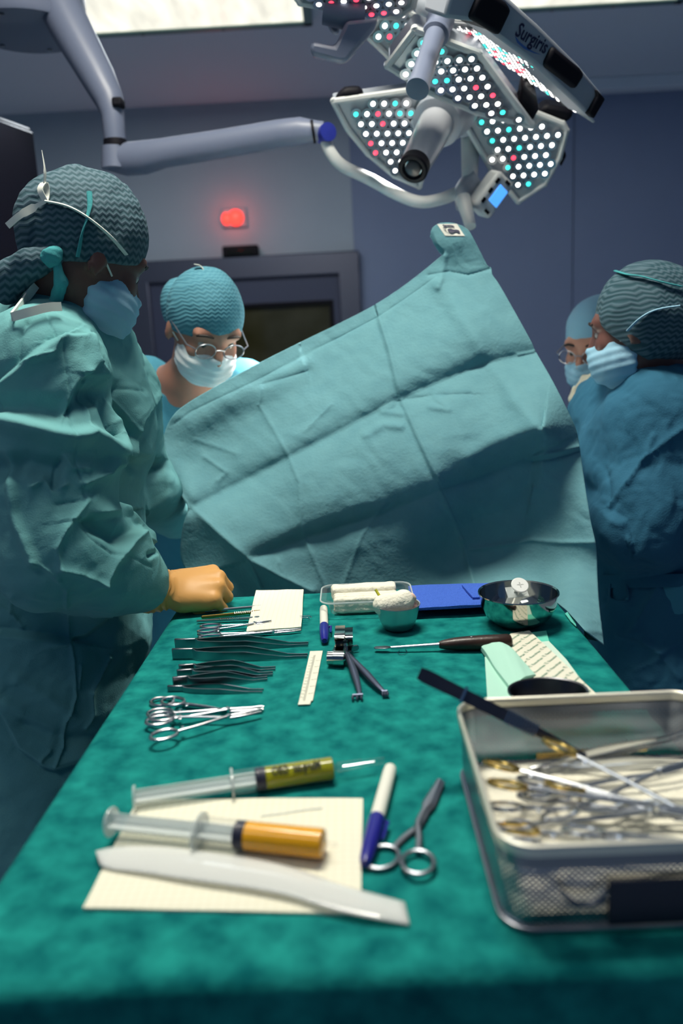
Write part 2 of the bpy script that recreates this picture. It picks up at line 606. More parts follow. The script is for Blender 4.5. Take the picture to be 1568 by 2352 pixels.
def skin(name, m, prims, h, k=.02, parent=None, disp=None, cut=None, it=2, sub=0, sharp=60, refine=0):
    """grow one closed surface round the primitives; disp(V, N) moves it along its normals; cut(P) trims it"""
    lo, hi = bounds(prims, h * 3 + k)
    fn = (lambda P: sdf(P, prims, k)) if cut is None else (lambda P: np.maximum(sdf(P, prims, k), cut(P)))
    V, Q = nets(fn, lo, hi, h)
    V = relax(V, Q, it)
    if refine:
        V, Q = subdivide(V, Q, refine)
    if disp is not None:
        N = vnormals(V, Q); V = V + N * disp(V, N)[:, None]
    me = bpy.data.meshes.new(name); o = bpy.data.objects.new(name, me); COL.objects.link(o)
    c = V.mean(0)
    me.vertices.add(len(V)); me.vertices.foreach_set('co', (V - c).astype(np.float32).ravel())
    me.loops.add(len(Q) * 4); me.loops.foreach_set('vertex_index', Q.astype(np.int32).ravel())
    me.polygons.add(len(Q)); me.polygons.foreach_set('loop_start', np.arange(0, len(Q) * 4, 4, dtype=np.int32))
    me.update(calc_edges=True); me.validate()
    me.polygons.foreach_set('use_smooth', [True] * len(me.polygons))
    me.materials.append(m)
    o.location = c - (np.array(wloc(parent)) if parent else 0)
    if parent is not None:
        o.parent = parent
    if sub:
        b = o.modifiers.new('sub', 'SUBSURF'); b.levels = sub; b.render_levels = sub
    return o


def text_flat(s, size, bold=0.):
    """a word as flat 2-D polygons (verts, faces), left end at x = 0"""
    cu = bpy.data.curves.new('word', 'FONT'); cu.body = s; cu.size = size; cu.resolution_u = 2; cu.offset = bold
    o = bpy.data.objects.new('word', cu); COL.objects.link(o)
    dg = bpy.context.evaluated_depsgraph_get(); me = bpy.data.meshes.new_from_object(o.evaluated_get(dg))
    V = np.array([v.co[:] for v in me.vertices]); Fs = [tuple(p.vertices) for p in me.polygons]
    bpy.data.objects.remove(o, do_unlink=True); bpy.data.curves.remove(cu); bpy.data.meshes.remove(me)
    return V, Fs


def put_text(mb, s, size, o, xd, yd, mi=0, centre=False):
    V, Fs = text_flat(s, size)
    if centre:
        V = V - (V.max(0) + V.min(0)) / 2
    P = np.asarray(o) + V[:, :1] * np.asarray(xd) + V[:, 1:2] * np.asarray(yd)
    mb.add(P, Fs, mi)

# ================================================================ the room
BW = 6.45                                    # back wall
WALL = mat('wall_white', s2l((160, 172, 184)), .6, mott=(s2l((164, 176, 187)), 3, 2))
WALLB = mat('wall_blue', s2l((122, 136, 166)), .55, mott=(s2l((125, 139, 168)), 3, 2))
CEILM = mat('ceiling_paint', s2l((225, 232, 240)), .7)
FLOORM = mat('floor_vinyl', s2l((148, 162, 180)), .4, mott=(s2l((152, 167, 185)), 12, 4))
XC = aty(806, 420, BW)[0]                    # where the white panels end
XL = aty(76, 400, BW)[0] - .25; XR = 3.6
ceil_o = struct(MB().box((.3, 2.5, CEIL + .05), (8.4, 8.4, .1)).build('ceiling', CEILM, smooth=False))
struct(MB().box((.3, 2.5, -.05), (8.4, 8.4, .1)).build('floor', FLOORM, smooth=False))
struct(MB().box(((XC - 3.9) / 2, BW + .05, CEIL / 2), (XC + 3.9, .1, CEIL)).build('wall_back', WALL, smooth=False))
wb = MB()
for x0, x1 in ((XC, aty(1316, 420, BW)[0] - .004), (aty(1316, 420, BW)[0] + .004, 4.5)):
    wb.box(((x0 + x1) / 2, BW + .04, CEIL / 2), (x1 - x0, .1, CEIL))
struct(wb.build('wall_back_right', WALLB, smooth=False))
struct(MB().box((-3.85, 2.5, CEIL / 2), (.1, 8.4, CEIL)).build('wall_left', WALL, smooth=False))
struct(MB().box((4.45, 2.5, CEIL / 2), (.1, 8.4, CEIL)).build('wall_right', WALLB, smooth=False))
b = MB().box(((XC + 4.4) / 2, BW - .06, CEIL - .045), (4.4 - XC, .12, .09))
struct(b.build('trim_1', CEILM, bevel=.01))
struct(MB().box((-1.4, BW - .006, .05), (4.8, .012, .1)).build('baseboard_back', WALLB, smooth=False))

# double door on the back wall
dx0 = aty(302, 700, BW)[0]; dx1 = aty(827, 650, BW)[0]; dzt = aty(580, 590, BW)[2]
DOORF = mat('door_frame', s2l((88, 92, 108)), .35, .6); DOORL = mat('door_leaf', s2l((62, 68, 92)), .5)
DARKG = mat('door_glass', (.012, .012, .006), .06, spec=.6)
fw = .17
fr = MB()
for x in (dx0 + fw / 2, dx1 - fw / 2):
    fr.box((x, BW - .04, dzt / 2), (fw, .08, dzt))
fr.box(((dx0 + dx1) / 2, BW - .04, dzt - fw / 2), (dx1 - dx0, .081, fw))
door = struct(fr.build('door_1', DOORF, bevel=.012, loc=((dx0 + dx1) / 2, BW - .04, 0)))
lx = (dx0 + dx1) / 2
wx0 = aty(520, 720, BW)[0]; wx1 = aty(762, 720, BW)[0]; wz1 = aty(700, 697, BW)[2]; wz0 = wz1 - .8
lf = MB()
for x0, x1, z0, z1 in ((dx0 + fw, wx0, 0, dzt - fw), (wx1, dx1 - fw, 0, dzt - fw), (wx0, wx1, 0, wz0), (wx0, wx1, wz1, dzt - fw)):
    lf.box(((x0 + x1) / 2, BW - .022, (z0 + z1) / 2), (x1 - x0, .044, z1 - z0))
leaf = lf.build('door_leaf', DOORL, door, smooth=False)
wr = MB()
for x in (wx0, wx1):
    wr.box((x, BW - .05, (wz0 + wz1) / 2), (.03, .02, wz1 - wz0 + .03))
for z in (wz0, wz1):
    wr.box(((wx0 + wx1) / 2, BW - .05, z), (wx1 - wx0 + .03, .021, .03))
wr.build('window_gasket', BLACKP, leaf, bevel=.004)
MB().box(((wx0 + wx1) / 2, BW - .02, (wz0 + wz1) / 2), (wx1 - wx0, .01, wz1 - wz0)).build('window_pane', mat('olive_glass', (.030, .028, .008), .08, mott=((.085, .08, .05), 2.2, 3)), leaf, smooth=False)
hb = MB().tube([(dx1 - .3, BW - .06, 1.0), (dx1 - .3, BW - .1, 1.0), (dx1 - .3, BW - .1, 1.25), (dx1 - .3, BW - .06, 1.25)], .012)
hb.build('door_handle', STEEL, leaf)

# red signal lamp over the door and the sensor box under it
c = aty(537, 500, BW - .035)
t = thing('signal_lamp', 'red glowing signal lamp on a small wall plate above the door', 'lamp', c)
MB().box((c[0], BW - .012, c[2]), (.19, .024, .14)).build('wall_plate', WALL, t, bevel=.008)
REDL = emis('red_glow', (1.0, .055, .04), 1.9)
MB().lathe([(.062, 0), (.062, .015), (.052, .032), (.03, .045), (0, .048)], (c[0] + .014, BW - .024, c[2]), (0, -1, 0)).build('lens', REDL, t)
MB().lathe([(.035, 0), (.035, .02), (.02, .035), (0, .038)], (c[0] - .062, BW - .024, c[2] - .006), (0, -1, 0), squash=(1.3, 1)).build('side_lens', REDL, t)
pl = bpy.data.lights.new('signal_light', 'POINT'); pl.energy = 1.0; pl.color = (1, .08, .04); pl.shadow_soft_size = .04
po = bpy.data.objects.new('signal_light', pl); COL.objects.link(po); po.location = (c[0], BW - .16, c[2])
c = aty(553, 578, BW - .05)
t = thing('door_sensor', 'black box sensor on the wall between red lamp and door frame', 'sensor', c)
MB().box(c, (.28, .09, .085)).build('housing', BLACKP, t, bevel=.012)
MB().box((c[0], c[1] - .047, c[2] - .01), (.2, .008, .03)).build('lens_strip', DARKG, t, bevel=.003)

# ceiling troffers
LAMPG = emis('troffer_diffuser', (1.0, .96, .80), 1.05, (9, 2.2, 1)); LAMPF = mat('troffer_frame', s2l((120, 150, 145)), .4, .3)


def troffer(x0, x1, y0, y1, label, name='ceiling_light'):
    cx, cy = (x0 + x1) / 2, (y0 + y1) / 2
    t = thing(name, label, 'ceiling light', (cx, cy, CEIL), 'recessed ceiling lights')
    f = MB(); z = CEIL - .018; e = .05
    for xa, xb, ya, yb in ((x0, x1, y0, y0 + e), (x0, x1, y1 - e, y1), (x0, x0 + e, y0, y1), (x1 - e, x1, y0, y1)):
        f.box(((xa + xb) / 2, (ya + yb) / 2, z), (xb - xa, yb - ya, .036))
    f.build('frame', LAMPF, t, bevel=.006)
    MB().box((cx, cy, CEIL - .014), (x1 - x0 - 2 * e, y1 - y0 - 2 * e, .02)).build('diffuser', LAMPG, t, smooth=False)
    s = MB()
    for k in range(5):
        s.lathe([(.009, 0), (.009, .006), (0, .008)], (x0 + e + (x1 - x0 - 2 * e) * k / 4, y1 - e / 2 if False else y0 + e / 2 if False else y1 - .025, CEIL - .036), (0, 0, -1), seg=10)
    s.build('screws', STEELD, t)
    return t


q1 = onz(717, 43, CEIL); q0 = onz(160, 79, CEIL); yb = (q0[1] + q1[1]) / 2
troffer(q0[0] - .55, q1[0], yb - .62, yb, 'bright ceiling light at upper left behind the lamp arm')
q2 = onz(1165, 17, CEIL)
troffer(q2[0] - .5, q2[0] + 1.0, q2[1] - .62, q2[1], 'bright ceiling light at the top right above the lamp heads')

# luminaire panels for the unseen table and front lights, above the frame
for i_, (x_, y_, a_, c_) in enumerate(((-.20, 1.28, .9, .35), (-1.0, -.35, 1.1, .5))):
    fb = MB()
    for sx in (-1, 1):
        fb.box((x_ + sx * (a_ / 2 + .03), y_, CEIL - .018), (.05, c_ + .11, .036)); fb.box((x_, y_ + sx * (c_ / 2 + .03), CEIL - .018), (a_ + .11, .05, .036))
    fb.box((x_, y_, CEIL - .012), (a_, c_, .02), mi=1)
    struct(fb.build('trim_%d' % (i_ + 2), [LAMPF, LAMPG], smooth=False))

# tall dark steel cabinet at the left
ca = aty(72, 293, 2.85); cb = aty(-20, 286, 2.66)
dv = nrm([cb[0] - ca[0], cb[1] - ca[1], 0]); nv = np.array([dv[1], -dv[0], 0]); nv = nv if nv[1] < 0 else -nv
H = ca[2]; Wd = .75; cc = np.array([ca[0], ca[1], 0]) + dv * Wd / 2 - nv * .25
CABM = mat('cabinet_dark', s2l((34, 34, 48)), .3, .5)
t = thing('steel_cabinet', 'tall dark steel cabinet at the far left behind the nurse', 'cabinet', cc)
MB().box(cc + [0, 0, H / 2], (Wd, .5, H), (dv, nv, (0, 0, 1))).build('body', CABM, t, bevel=.01)
dr = MB().box(cc + nv * .259 + [0, 0, H / 2], (Wd - .03, .018, H - .04), (dv, nv, (0, 0, 1))).build('door', mat('cabinet_door', s2l((40, 40, 54)), .25, .5), t, bevel=.006)
hp = cc + nv * .29 - dv * .22 + np.array([0, 0, 1.2])
MB().tube([hp - nv * .02 + [0, 0, -.12], hp + [0, 0, -.12], hp + [0, 0, .12], hp - nv * .02 + [0, 0, .12]], .008).build('handle', STEEL, dr)

# ================================================================ surgical lamps
LEDW = emis('led_white', (1.0, .96, .90), 5.0); LEDR = emis('led_red', (1.0, .04, .08), 3.0); LEDC = emis('led_cyan', (.04, .85, .72), 2.2)
CUP = mat('led_reflector', (.72, .72, .74), .2, .9); PANELF = mat('panel_face', (.50, .51, .53), .3, .3)
LIP = mat('panel_rim', (.52, .54, .54), .4)


def led_mesh(name, m):
    b = MB()
    b.lathe([(.0142, .0085), (.0134, .0085), (.0110, .001)], (0, 0, 0), seg=14, mi=1)
    b.lathe([(.0098, .0015), (.0090, .006), (.0055, .0090), (0, .0100)], (0, 0, 0), seg=12, mi=0)
    o = b.build(name, [m, CUP], loc=(0, 0, 0), sharp=60, fix=False)
    return o


LEDS = [led_mesh('led', LEDW), led_mesh('led', LEDR), led_mesh('led', LEDC)]
for o in LEDS:
    COL.objects.unlink(o)


def inpoly(x, y, P):
    c = False; j = len(P) - 1
    for i in range(len(P)):
        if (P[i][1] > y) != (P[j][1] > y) and x < (P[j][0] - P[i][0]) * (y - P[i][1]) / (P[j][1] - P[i][1]) + P[i][0]:
            c = not c
        j = i
    return c


body_W = [None]


def panel(root, poly, Y, n, thick, budget, spacing=.0285, seed=0, pads=(), rimr=.0085, lk=1.):
    """one fan shaped LED panel; poly in picture coordinates lies on the plane through Y with normal n"""
    n = nrm(n); cx = np.mean([p[0] for p in poly]); cy = np.mean([p[1] for p in poly])
    c = aty(cx, cy, Y)
    W = np.array([onplane(x, y, c, n) for x, y in poly])
    ux = nrm(np.cross([0, 0, 1], n)); uy = np.cross(n, ux)
    P2 = [((p - c) @ ux, (p - c) @ uy) for p in W]
    body = MB().prism(W - n * .006, -n * thick).build('light_panel', GREYP, root, bevel=.008)
    ins = np.array([c + (p - c) * .93 for p in W])
    MB().prism(ins, -n * .007).build('front_plate', PANELF, body, smooth=False)
    N_ = len(W); r = MB()
    for i in range(N_):                       # raised rim round the face
        r.tube([W[i], W[(i + 1) % N_]], rimr, 8, up=n)
        r.lathe([(rimr, -rimr * .7), (rimr, rimr * .5), (0, rimr * .7)], W[i], n, seg=10)
    r.build('rim', LIP, body)
    for k, (pp, off, th) in enumerate(pads):  # black corner grips
        Wp = np.array([onplane(x, y, c - n * off, n) for x, y in pp])
        MB().prism(Wp, -n * th).build('corner_grip', BLACKP, body, bevel=.012)
    rs = random.Random(seed); rest = MB(); nrest = 0
    xs = [p[0] for p in P2]; ys = [p[1] for p in P2]
    R3 = Matrix(((ux[0], uy[0], n[0]), (ux[1], uy[1], n[1]), (ux[2], uy[2], n[2]))).to_euler()
    i = 0; y = min(ys)
    Q = [(a * .86, b_ * .86) for a, b_ in P2]
    while y < max(ys):
        x = min(xs) + (i % 2) * spacing / 2
        while x < max(xs):
            if inpoly(x, y, Q):
                kcol = rs.choices((0, 1, 2), (76, 11, 13))[0]
                pos = c + ux * x + uy * y
                if budget[0] > 0:
                    budget[0] -= 1
                    o = LEDS[kcol].copy(); COL.objects.link(o); o.parent = body
                    o.location = pos - np.array(wloc(body)); o.rotation_euler = R3; o.scale = (lk, lk, lk)
                    if kcol:
                        o['label'] = ('', 'red led', 'cyan led')[kcol]
                else:
                    me = LEDS[kcol].data; V = np.array([v.co[:] for v in me.vertices]) * lk
                    V = pos + V[:, :1] * ux + V[:, 1:2] * uy + V[:, 2:] * n
                    k0 = len(rest.v); rest.v.extend(map(tuple, V))
                    for pg in me.polygons:
                        rest.f.append(tuple(v + k0 for v in pg.vertices)); rest.m.append(3 if pg.material_index else kcol)
                    nrest += 1
            x += spacing
        y += spacing * .866; i += 1
    if nrest:
        o = rest.build('led_field', [LEDW, LEDR, LEDC, CUP], body, sharp=60, fix=False); o['kind'] = 'stuff'
    body_W[0] = W
    return body, c, n


# --- lower lamp, on the jointed arm
YL = 2.25
lo_c = aty(1010, 270, YL)
lamp = thing('surgical_lamp', 'lower surgical lamp with camera handle, blue control screen and long jointed arm', 'surgical lamp', lo_c)
bud = [100]
panel(lamp, [(766, 233), (948, 207), (990, 240), (992, 335), (962, 428), (905, 402), (845, 352), (800, 298)], 2.22, (.10, -.80, -.60), .055, bud, seed=3,
      pads=[([(768, 231), (840, 221), (828, 203), (792, 205)], -.001, .03)])
panel(lamp, [(1068, 282), (1112, 250), (1225, 258), (1292, 285), (1300, 300), (1284, 362), (1250, 422), (1190, 462), (1128, 388)], 2.27, (-.12, -.84, -.53), .055, bud, seed=8,
      pads=[([(1232, 258), (1300, 284), (1316, 270), (1316, 252), (1255, 240)], .012, .06), ([(1283, 372), (1298, 350), (1301, 360), (1288, 385)], .01, .03)])
# hub, camera handle
p0 = aty(1030, 232, 2.24); p1 = aty(948, 388, 2.02); ax = nrm(p1 - p0); Lh = np.linalg.norm(p1 - p0)
hubm = MB().lathe([(0, -.05), (.07, -.045), (.088, -.02), (.086, .02), (.078, .06), (.066, .07), (.064, .115), (.047, .12)], p0, ax, 36).build('hub', GREYP, lamp, sharp=50)
MB().lathe([(.0455, .1), (.044, .16), (.037, Lh - .035), (.035, Lh - .02)], p0, ax, 36).build('camera_handle', mat('handle_grey', (.42, .44, .48), .3, .2), hubm)
MB().lathe([(.036, -.024), (.037, .0), (.033, .004), (.026, .004), (.022, -.012), (.0, -.012)], p1, ax, 32).build('camera_ring', BLACKP, hubm)
MB().lathe([(.024, -.004), (.022, .001), (.02, -.006)], p1, ax, 28).build('lens_ring', STEEL, hubm)
MB().lathe([(.0195, -.001), (.0185, .0012), (.012, .0030), (0, .004)], p1, ax, 24).build('camera_lens', mat('lens_glass', (.012, .014, .022), .35, spec=.3), hubm)
MB().tube([aty(1080, 280, 2.3), aty(1055, 262, 2.28)], .045, 14).build('panel_arm', GREYP, lamp)
# arm
Y1 = 2.45
hubp = aty(62, 74, 2.6)
hb = MB().lathe([(.0, 0), (.172, .0), (.178, .012), (.178, .16), (.12, .22), (.06, .24), (.06, CEIL - hubp[2])], hubp, (0, 0, 1), 40).build('ceiling_hub', ARMP, lamp)
sm = MB()
for k in range(6):
    a = k * PI / 3 + .4
    sm.lathe([(.008, 0), (.008, .004), (0, .005)], hubp + np.array([math.cos(a) * .14, math.sin(a) * .14, 0]), (0, 0, -1), 10)
sm.build('hub_screws', STEELD, hb)
A = [aty(108, -40, 2.55), aty(160, 60, 2.52), aty(225, 178, 2.48), aty(252, 232, 2.46), aty(259, 262, Y1), aty(262, 300, Y1), aty(266, 338, Y1)]
upa = MB().tube(A, [.062, .060, .050, .042, .034, .032, .031], 20, up=(1, 0, 0)).build('upper_arm', ARMP, lamp, sharp=50)
MB().box(aty(272, 237, Y1 - .02), (.03, .04, .025)).build('end_plug', BLACKP, upa, bevel=.006)
MB().lathe([(.033, -.012), (.034, 0), (.033, .012)], aty(265, 332, Y1), nrm(A[-1] - A[-2]), 24).build('joint_ring', BLACKP, upa)
A = [aty(252, 363, Y1), aty(290, 366, Y1), aty(330, 362, 2.43), aty(375, 352, 2.42), aty(520, 329, 2.38), aty(640, 308, 2.34), aty(690, 302, 2.32), aty(722, 301, 2.31), aty(742, 302, 2.31)]
spa = MB().tube(A, [.036, .046, .046, .040, .038, .037, .037, .028, .026], 20, flat=(.8, 1)).build('spring_arm', ARMP, lamp, sharp=50)
MB().tube([aty(262, 338, Y1), aty(265, 388, Y1)], [.036, .040], 20, up=(1, 0, 0)).build('elbow_joint', ARMP, spa)
MB().tube([aty(716, 303, 2.31), aty(722, 302, 2.31)], .030, 20).build('joint_band', BLACKP, spa)
MB().lathe([(.024, -.04), (.024, 0), (.0, .002)], aty(754, 302, 2.285), nrm([.45, -.9, 0]), 28, squash=(1, 1)).build('blue_end_cap', mat('deep_blue', (.02, .03, .25), .3), spa)
A = smoothline([aty(745, 312, 2.31), aty(756, 345, 2.31), aty(785, 380, 2.31), aty(850, 412, 2.31), aty(915, 448, 2.31), aty(965, 464, 2.31), aty(1010, 458, 2.31), aty(1050, 443, 2.31), aty(1075, 438, 2.31)], 44)
MB().tube(A, .0165, 16).build('bent_tube', LIP, lamp)
yk = MB().tube([aty(1079, 270, 2.33), aty(1080, 330, 2.33), aty(1078, 412, 2.31)], [.026, .026, .022], 20, up=(1, 0, 0)).build('yoke_post', LIP, lamp)
MB().tube(smoothline([aty(1095, 412, 2.31), aty(1078, 425, 2.31), aty(1066, 448, 2.30), aty(1068, 475, 2.29)], 12), [.030] * 4 + [.031] * 4 + [.026] * 4, 18, up=(1, 0, 0)).build('yoke_joint', GREYP, yk)
MB().tube([aty(1062, 455, 2.25), aty(1074, 495, 2.22), aty(1080, 521, 2.20)], [.021, .017, .015], 16, up=(1, 0, 0)).build('yoke_grip', LIP, yk)
bc = aty(1124, 446, 2.26); bx = nrm(aty(1155, 400, 2.26) - aty(1098, 478, 2.26)); bn = nrm(np.array([.35, -.85, -.25]) - bx * np.dot([.35, -.85, -.25], bx)); by = np.cross(bn, bx)
cb_ = MB().box(bc, (.112, .066, .06), (bx, by, bn)).build('control_box', LIP, lamp, bevel=.012)
MB().box(bc + bn * .031 - by * .008 + bx * .004, (.05, .034, .004), (bx, by, bn)).build('control_screen', emis('blue_screen', (.08, .36, 1.0), 1.1), cb_, bevel=.002)
for k in range(3):
    MB().box(bc + bn * .031 + by * .021 + bx * (-.03 + .03 * k), (.014, .009, .003), (bx, by, bn)).build('button', BLACKP, cb_, smooth=False)
for k in range(2):
    MB().box(bc + bn * .031 - by * .008 + bx * (-.045 + .09 * k), (.008, .016, .003), (bx, by, bn)).build('button', BLACKP, cb_, smooth=False)
MB().box(bc - by * .03 - bn * .015 - bx * .015, (.05, .03, .04), (bx, by, bn)).build('box_bracket', LIP, cb_, bevel=.01)
sp = bpy.data.lights.new('surgical_spot', 'SPOT'); sp.energy = 800; sp.color = (1, .96, .9); sp.spot_size = math.radians(50); sp.spot_blend = .7; sp.shadow_soft_size = .16
so = bpy.data.objects.new('surgical_spot', sp); COL.objects.link(so); so.location = (.14, 2.30, 1.80)
so.rotation_euler = (Vector((-.14, 2.0, 1.02)) - Vector(so.location)).to_track_quat('-Z', 'Y').to_euler()

# --- upper lamp, nearer
YU = 1.95
lamp2 = thing('surgical_lamp', 'upper surgical lamp with plain grey handle and lettered white edge', 'surgical lamp', aty(1080, 90, YU))
bud = [100]
panel(lamp2, [(890, 150), (952, 68), (1100, 124), (1220, 287), (1095, 257), (975, 205)], 1.95, (-.05, -.62, -.78), .06, bud, .0265, seed=11,
      pads=[([(1188, 262), (1222, 288), (1238, 258), (1232, 230), (1200, 200)], .008, .06)])
panel(lamp2, [(842, 80), (893, 129), (928, 94), (962, 46), (930, 24), (878, 30)], 2.1, (.1, -.75, -.65), .05, bud, .0275, seed=5)
panel(lamp2, [(640, -60), (965, -60), (948, 12), (912, 37), (868, 35), (690, 5)], 1.9, (-.05, -.32, -.95), .05, bud, .0275, seed=6)
# edge-on panel with lettering: its face looks down-left, its white edge towards us
c = aty(1200, 150, 1.95)
ed_ = nrm(aty(1360, 279, 1.95) - aty(1018, 43, 1.95)); q_ = nrm(np.cross(ed_, [0, -1, 0])); q_ = q_ if q_[2] < 0 else -q_
nn = nrm(.97 * q_ + np.array([0, .23, 0]))
body, c, nn = panel(lamp2, [(1016, 43), (1097, 50), (1232, 145), (1355, 272), (1362, 279), (1262, 214), (1080, 90)], 1.95, nn, .03, bud, .0175, seed=9, rimr=.003, lk=.72)
e0 = onplane(1097, 50, c, nn); e1 = onplane(1362, 276, c, nn); ed = nrm(e1 - e0)
up_ = -nn                                     # housing rises behind the face
sd = nrm(np.cross(ed, up_)); sd = sd if sd[1] < 0 else -sd
front = max(float(np.dot(p - e0, sd)) for p in body_W[0]) + .006


def edge(x, y, d=0.):                         # a point on the white side face
    return onplane(x, y, e0 + sd * (front + d), sd)


hs = MB().prism([edge(*p) for p in ((1020, 42), (1040, -40), (1130, -40), (1240, 60), (1330, 150), (1388, 222), (1362, 276), (1225, 147), (1097, 52))], -sd * .10).build('housing', GREYP, body, bevel=.008)
for k, pp in enumerate((((1078, 42), (1110, -30), (1165, 6), (1177, 24), (1148, 84)), ((1250, 152), (1272, 106), (1335, 158), (1345, 172), (1322, 208)), ((1352, 262), (1374, 222), (1372, 206), (1391, 228), (1364, 274)))):
    MB().prism([edge(x, y, .012) for x, y in pp], -sd * .125).build('corner_grip', BLACKP, body, bevel=.008)
lt = MB(); o_ = edge(1181, 80, .0015); xd = nrm(edge(1250, 124) - edge(1181, 80)); yd = nrm(np.cross(xd, sd)); yd = yd if yd[2] > 0 else -yd
V, _f = text_flat('Surgiris', 1.0, .018); sz = np.linalg.norm(edge(1250, 124) - edge(1181, 80)) / V[:, 0].max()
V, _f = text_flat('Surgiris', 1.0, .018); lt.add(o_ + V[:, :1] * sz * xd + V[:, 1:2] * sz * 1.2 * yd, _f)
lt.build('lettering', INK, hs, smooth=False, fix=False)
sw = MB(); a_ = [edge(*p, .001) for p in ((1182, 82), (1187, 98), (1203, 112), (1225, 122), (1243, 126), (1224, 118), (1206, 107), (1192, 95))]
sw.add(a_, [tuple(range(8))])
sw.build('logo_swoosh', mat('logo_blue', (.05, .13, .36), .5), hs, smooth=False, fix=False)
MB().prism([aty(x, y, 2.02) for x, y in ((960, -30), (1040, -40), (1090, 60), (1020, 60), (985, 45), (955, 20))], (0, .08, .02)).build('yoke', GREYP, lamp2, bevel=.02)
p0 = aty(1012, 44, 1.9); p1 = aty(958, 205, 1.74); ax = nrm(p1 - p0); Lh = np.linalg.norm(p1 - p0)
hd = MB().lathe([(.0, -.012), (.030, -.01), (.031, .012), (.0275, .018), (.0275, .055)], p0, ax, 28).build('handle_mount', ARMP, lamp2, sharp=50)
MB().lathe([(.0275, .05), (.030, .054), (.029, .062), (.022, .066), (.0215, Lh - .015), (.024, Lh - .012), (.024, Lh), (.0, Lh + .001)], p0, ax, 28).build('handle_sleeve', ARMP, hd, sharp=40)
# bracket at the left with its hooked grip
br = MB().tube([aty(745, 22, 1.93), aty(800, 34, 1.93), aty(838, 36, 1.93)], [.03, .031, .030], 18, flat=(1, 1)).build('bracket_arm', ARMP, lamp2)
gp = [onplane(x, y, aty(790, 100, 1.9), nrm([0.1, -1, -.2])) for x, y in ((795, 47), (870, 40), (860, 66), (796, 142), (778, 143), (720, 128), (711, 118), (713, 97), (722, 95), (768, 105))]
MB().prism(gp, (0, .045, .01)).build('bracket_grip', ARMP, br, bevel=.012)
gp = [onplane(x, y, aty(770, 60, 1.96), nrm([0.1, -1, -.2])) for x, y in ((742, 42), (780, 48), (778, 80), (762, 78))]
MB().prism(gp, (0, .03, .01)).build('bracket_plate', ARMP, br, bevel=.006)
pt = aty(1040, -60, 2.05)
MB().tube([pt, (pt[0], pt[1], CEIL)], .04, 18, up=(1, 0, 0)).build('suspension_post', ARMP, lamp2)

# ================================================================ instrument table and its green cloth
f0 = onz(400, 1398); f1 = onz(20, 1965); g0 = onz(1405, 1519); g1 = onz(1465, 1590)
TXL = (f0[0] + f1[0]) / 2; TXR = (g0[0] + g1[0]) / 2
TYF = onz(784, 2250)[1]; TYB = onz(640, 1361)[1]
tcx, tcy = (TXL + TXR) / 2, (TYF + TYB) / 2
t = thing('instrument_table', 'steel instrument table hidden under the green cloth', 'table', (tcx, tcy, 0))
MB().box((tcx, tcy, TZ - .022), (TXR - TXL - .03, TYB - TYF - .03, .03)).build('table_top', STEELM, t, bevel=.004)
for sx in (-1, 1):
    for sy in (-1, 1):
        MB().tube([(tcx + sx * (TXR - TXL) * .40, tcy + sy * (TYB - TYF) * .40, 0), (tcx + sx * (TXR - TXL) * .40, tcy + sy * (TYB - TYF) * .40, TZ - .035)], .014, 12, up=(1, 0, 0)).build('leg', STEELM, t)


def cloth_pt(u, v):
    """u, v in metres measured from the table centre across the flat cloth; beyond the edges it hangs"""
    hx, hy = (TXR - TXL) / 2, (TYB - TYF) / 2; r = .016

    def fold(s, h):
        a = abs(s); sg = 1 if s >= 0 else -1
        if a <= h - r:
            return s, 0.
        q = (a - (h - r)) / r
        if q < PI / 2:
            return sg * (h - r + r * math.sin(q)), r * (1 - math.cos(q))
        return sg * h, r + (a - (h - r)) - r * PI / 2
    x, dx = fold(u, hx); y, dy = fold(v, hy)
    d = max(dx, dy)
    if dx > r and dy > r:                      # corner: keep a gathered fold
        d = max(dx, dy)
    flare = max(0, d - .03)
    wav = math.sin((u + v) * 34) * .5 + math.sin((u - v) * 19 + 1) * .5
    if dx >= dy and d > .03:
        x += (1 if u > 0 else -1) * (flare * .02 + wav * min(.012, flare * .10))
    elif d > .03:
        y += (1 if v > 0 else -1) * (flare * .02 + wav * min(.012, flare * .10))
    z = TZ - d
    if d < .001:
        z -= .0004 * (1 + math.sin(u * 41 + 2 * math.sin(v * 23)))
        # a raised crease at the left and one across by the basket
        for (xa, ya), (xb, yb), A in (CREASE1, CREASE2):
            L2 = (xb - xa) ** 2 + (yb - ya) ** 2
            px_, py_ = u + tcx, v + tcy
            q = ((px_ - xa) * (xb - xa) + (py_ - ya) * (yb - ya)) / L2
            if -.05 < q < 1.05:
                dd = abs((px_ - xa) * (yb - ya) - (py_ - ya) * (xb - xa)) / math.sqrt(L2)
                z += A * math.exp(-(dd / .0022) ** 2) * min(1, 8 * min(q + .05, 1.05 - q))
    return (tcx + x, tcy + y, z)


c1a, c1b = onz(190, 1752), onz(338, 1746); c2a, c2b = onz(890, 1722), onz(1048, 1728)
CREASE1 = ((c1a[0], c1a[1]), (c1b[0], c1b[1]), .0022); CREASE2 = ((c2a[0], c2a[1]), (c2b[0], c2b[1]), .0010)
hx, hy = (TXR - TXL) / 2, (TYB - TYF) / 2
drop = .62


def axis_pts(h):
    a = np.concatenate([np.arange(-h - drop, -h - .03, .022), np.arange(-h - .03, -h + .004, .003), np.arange(-h + .004, h - .004, .0045), np.arange(h - .004, h + .03, .003), np.arange(h + .03, h + drop, .022)])
    return a


G = np.array([[cloth_pt(u, v) for v in axis_pts(hy)] for u in axis_pts(hx)])
o = MB().grid(G).build('table_cloth', GREEN, sharp=180, loc=(tcx, tcy, TZ))
tag(o, 'mottled green cloth draped over the instrument table', 'tablecloth')

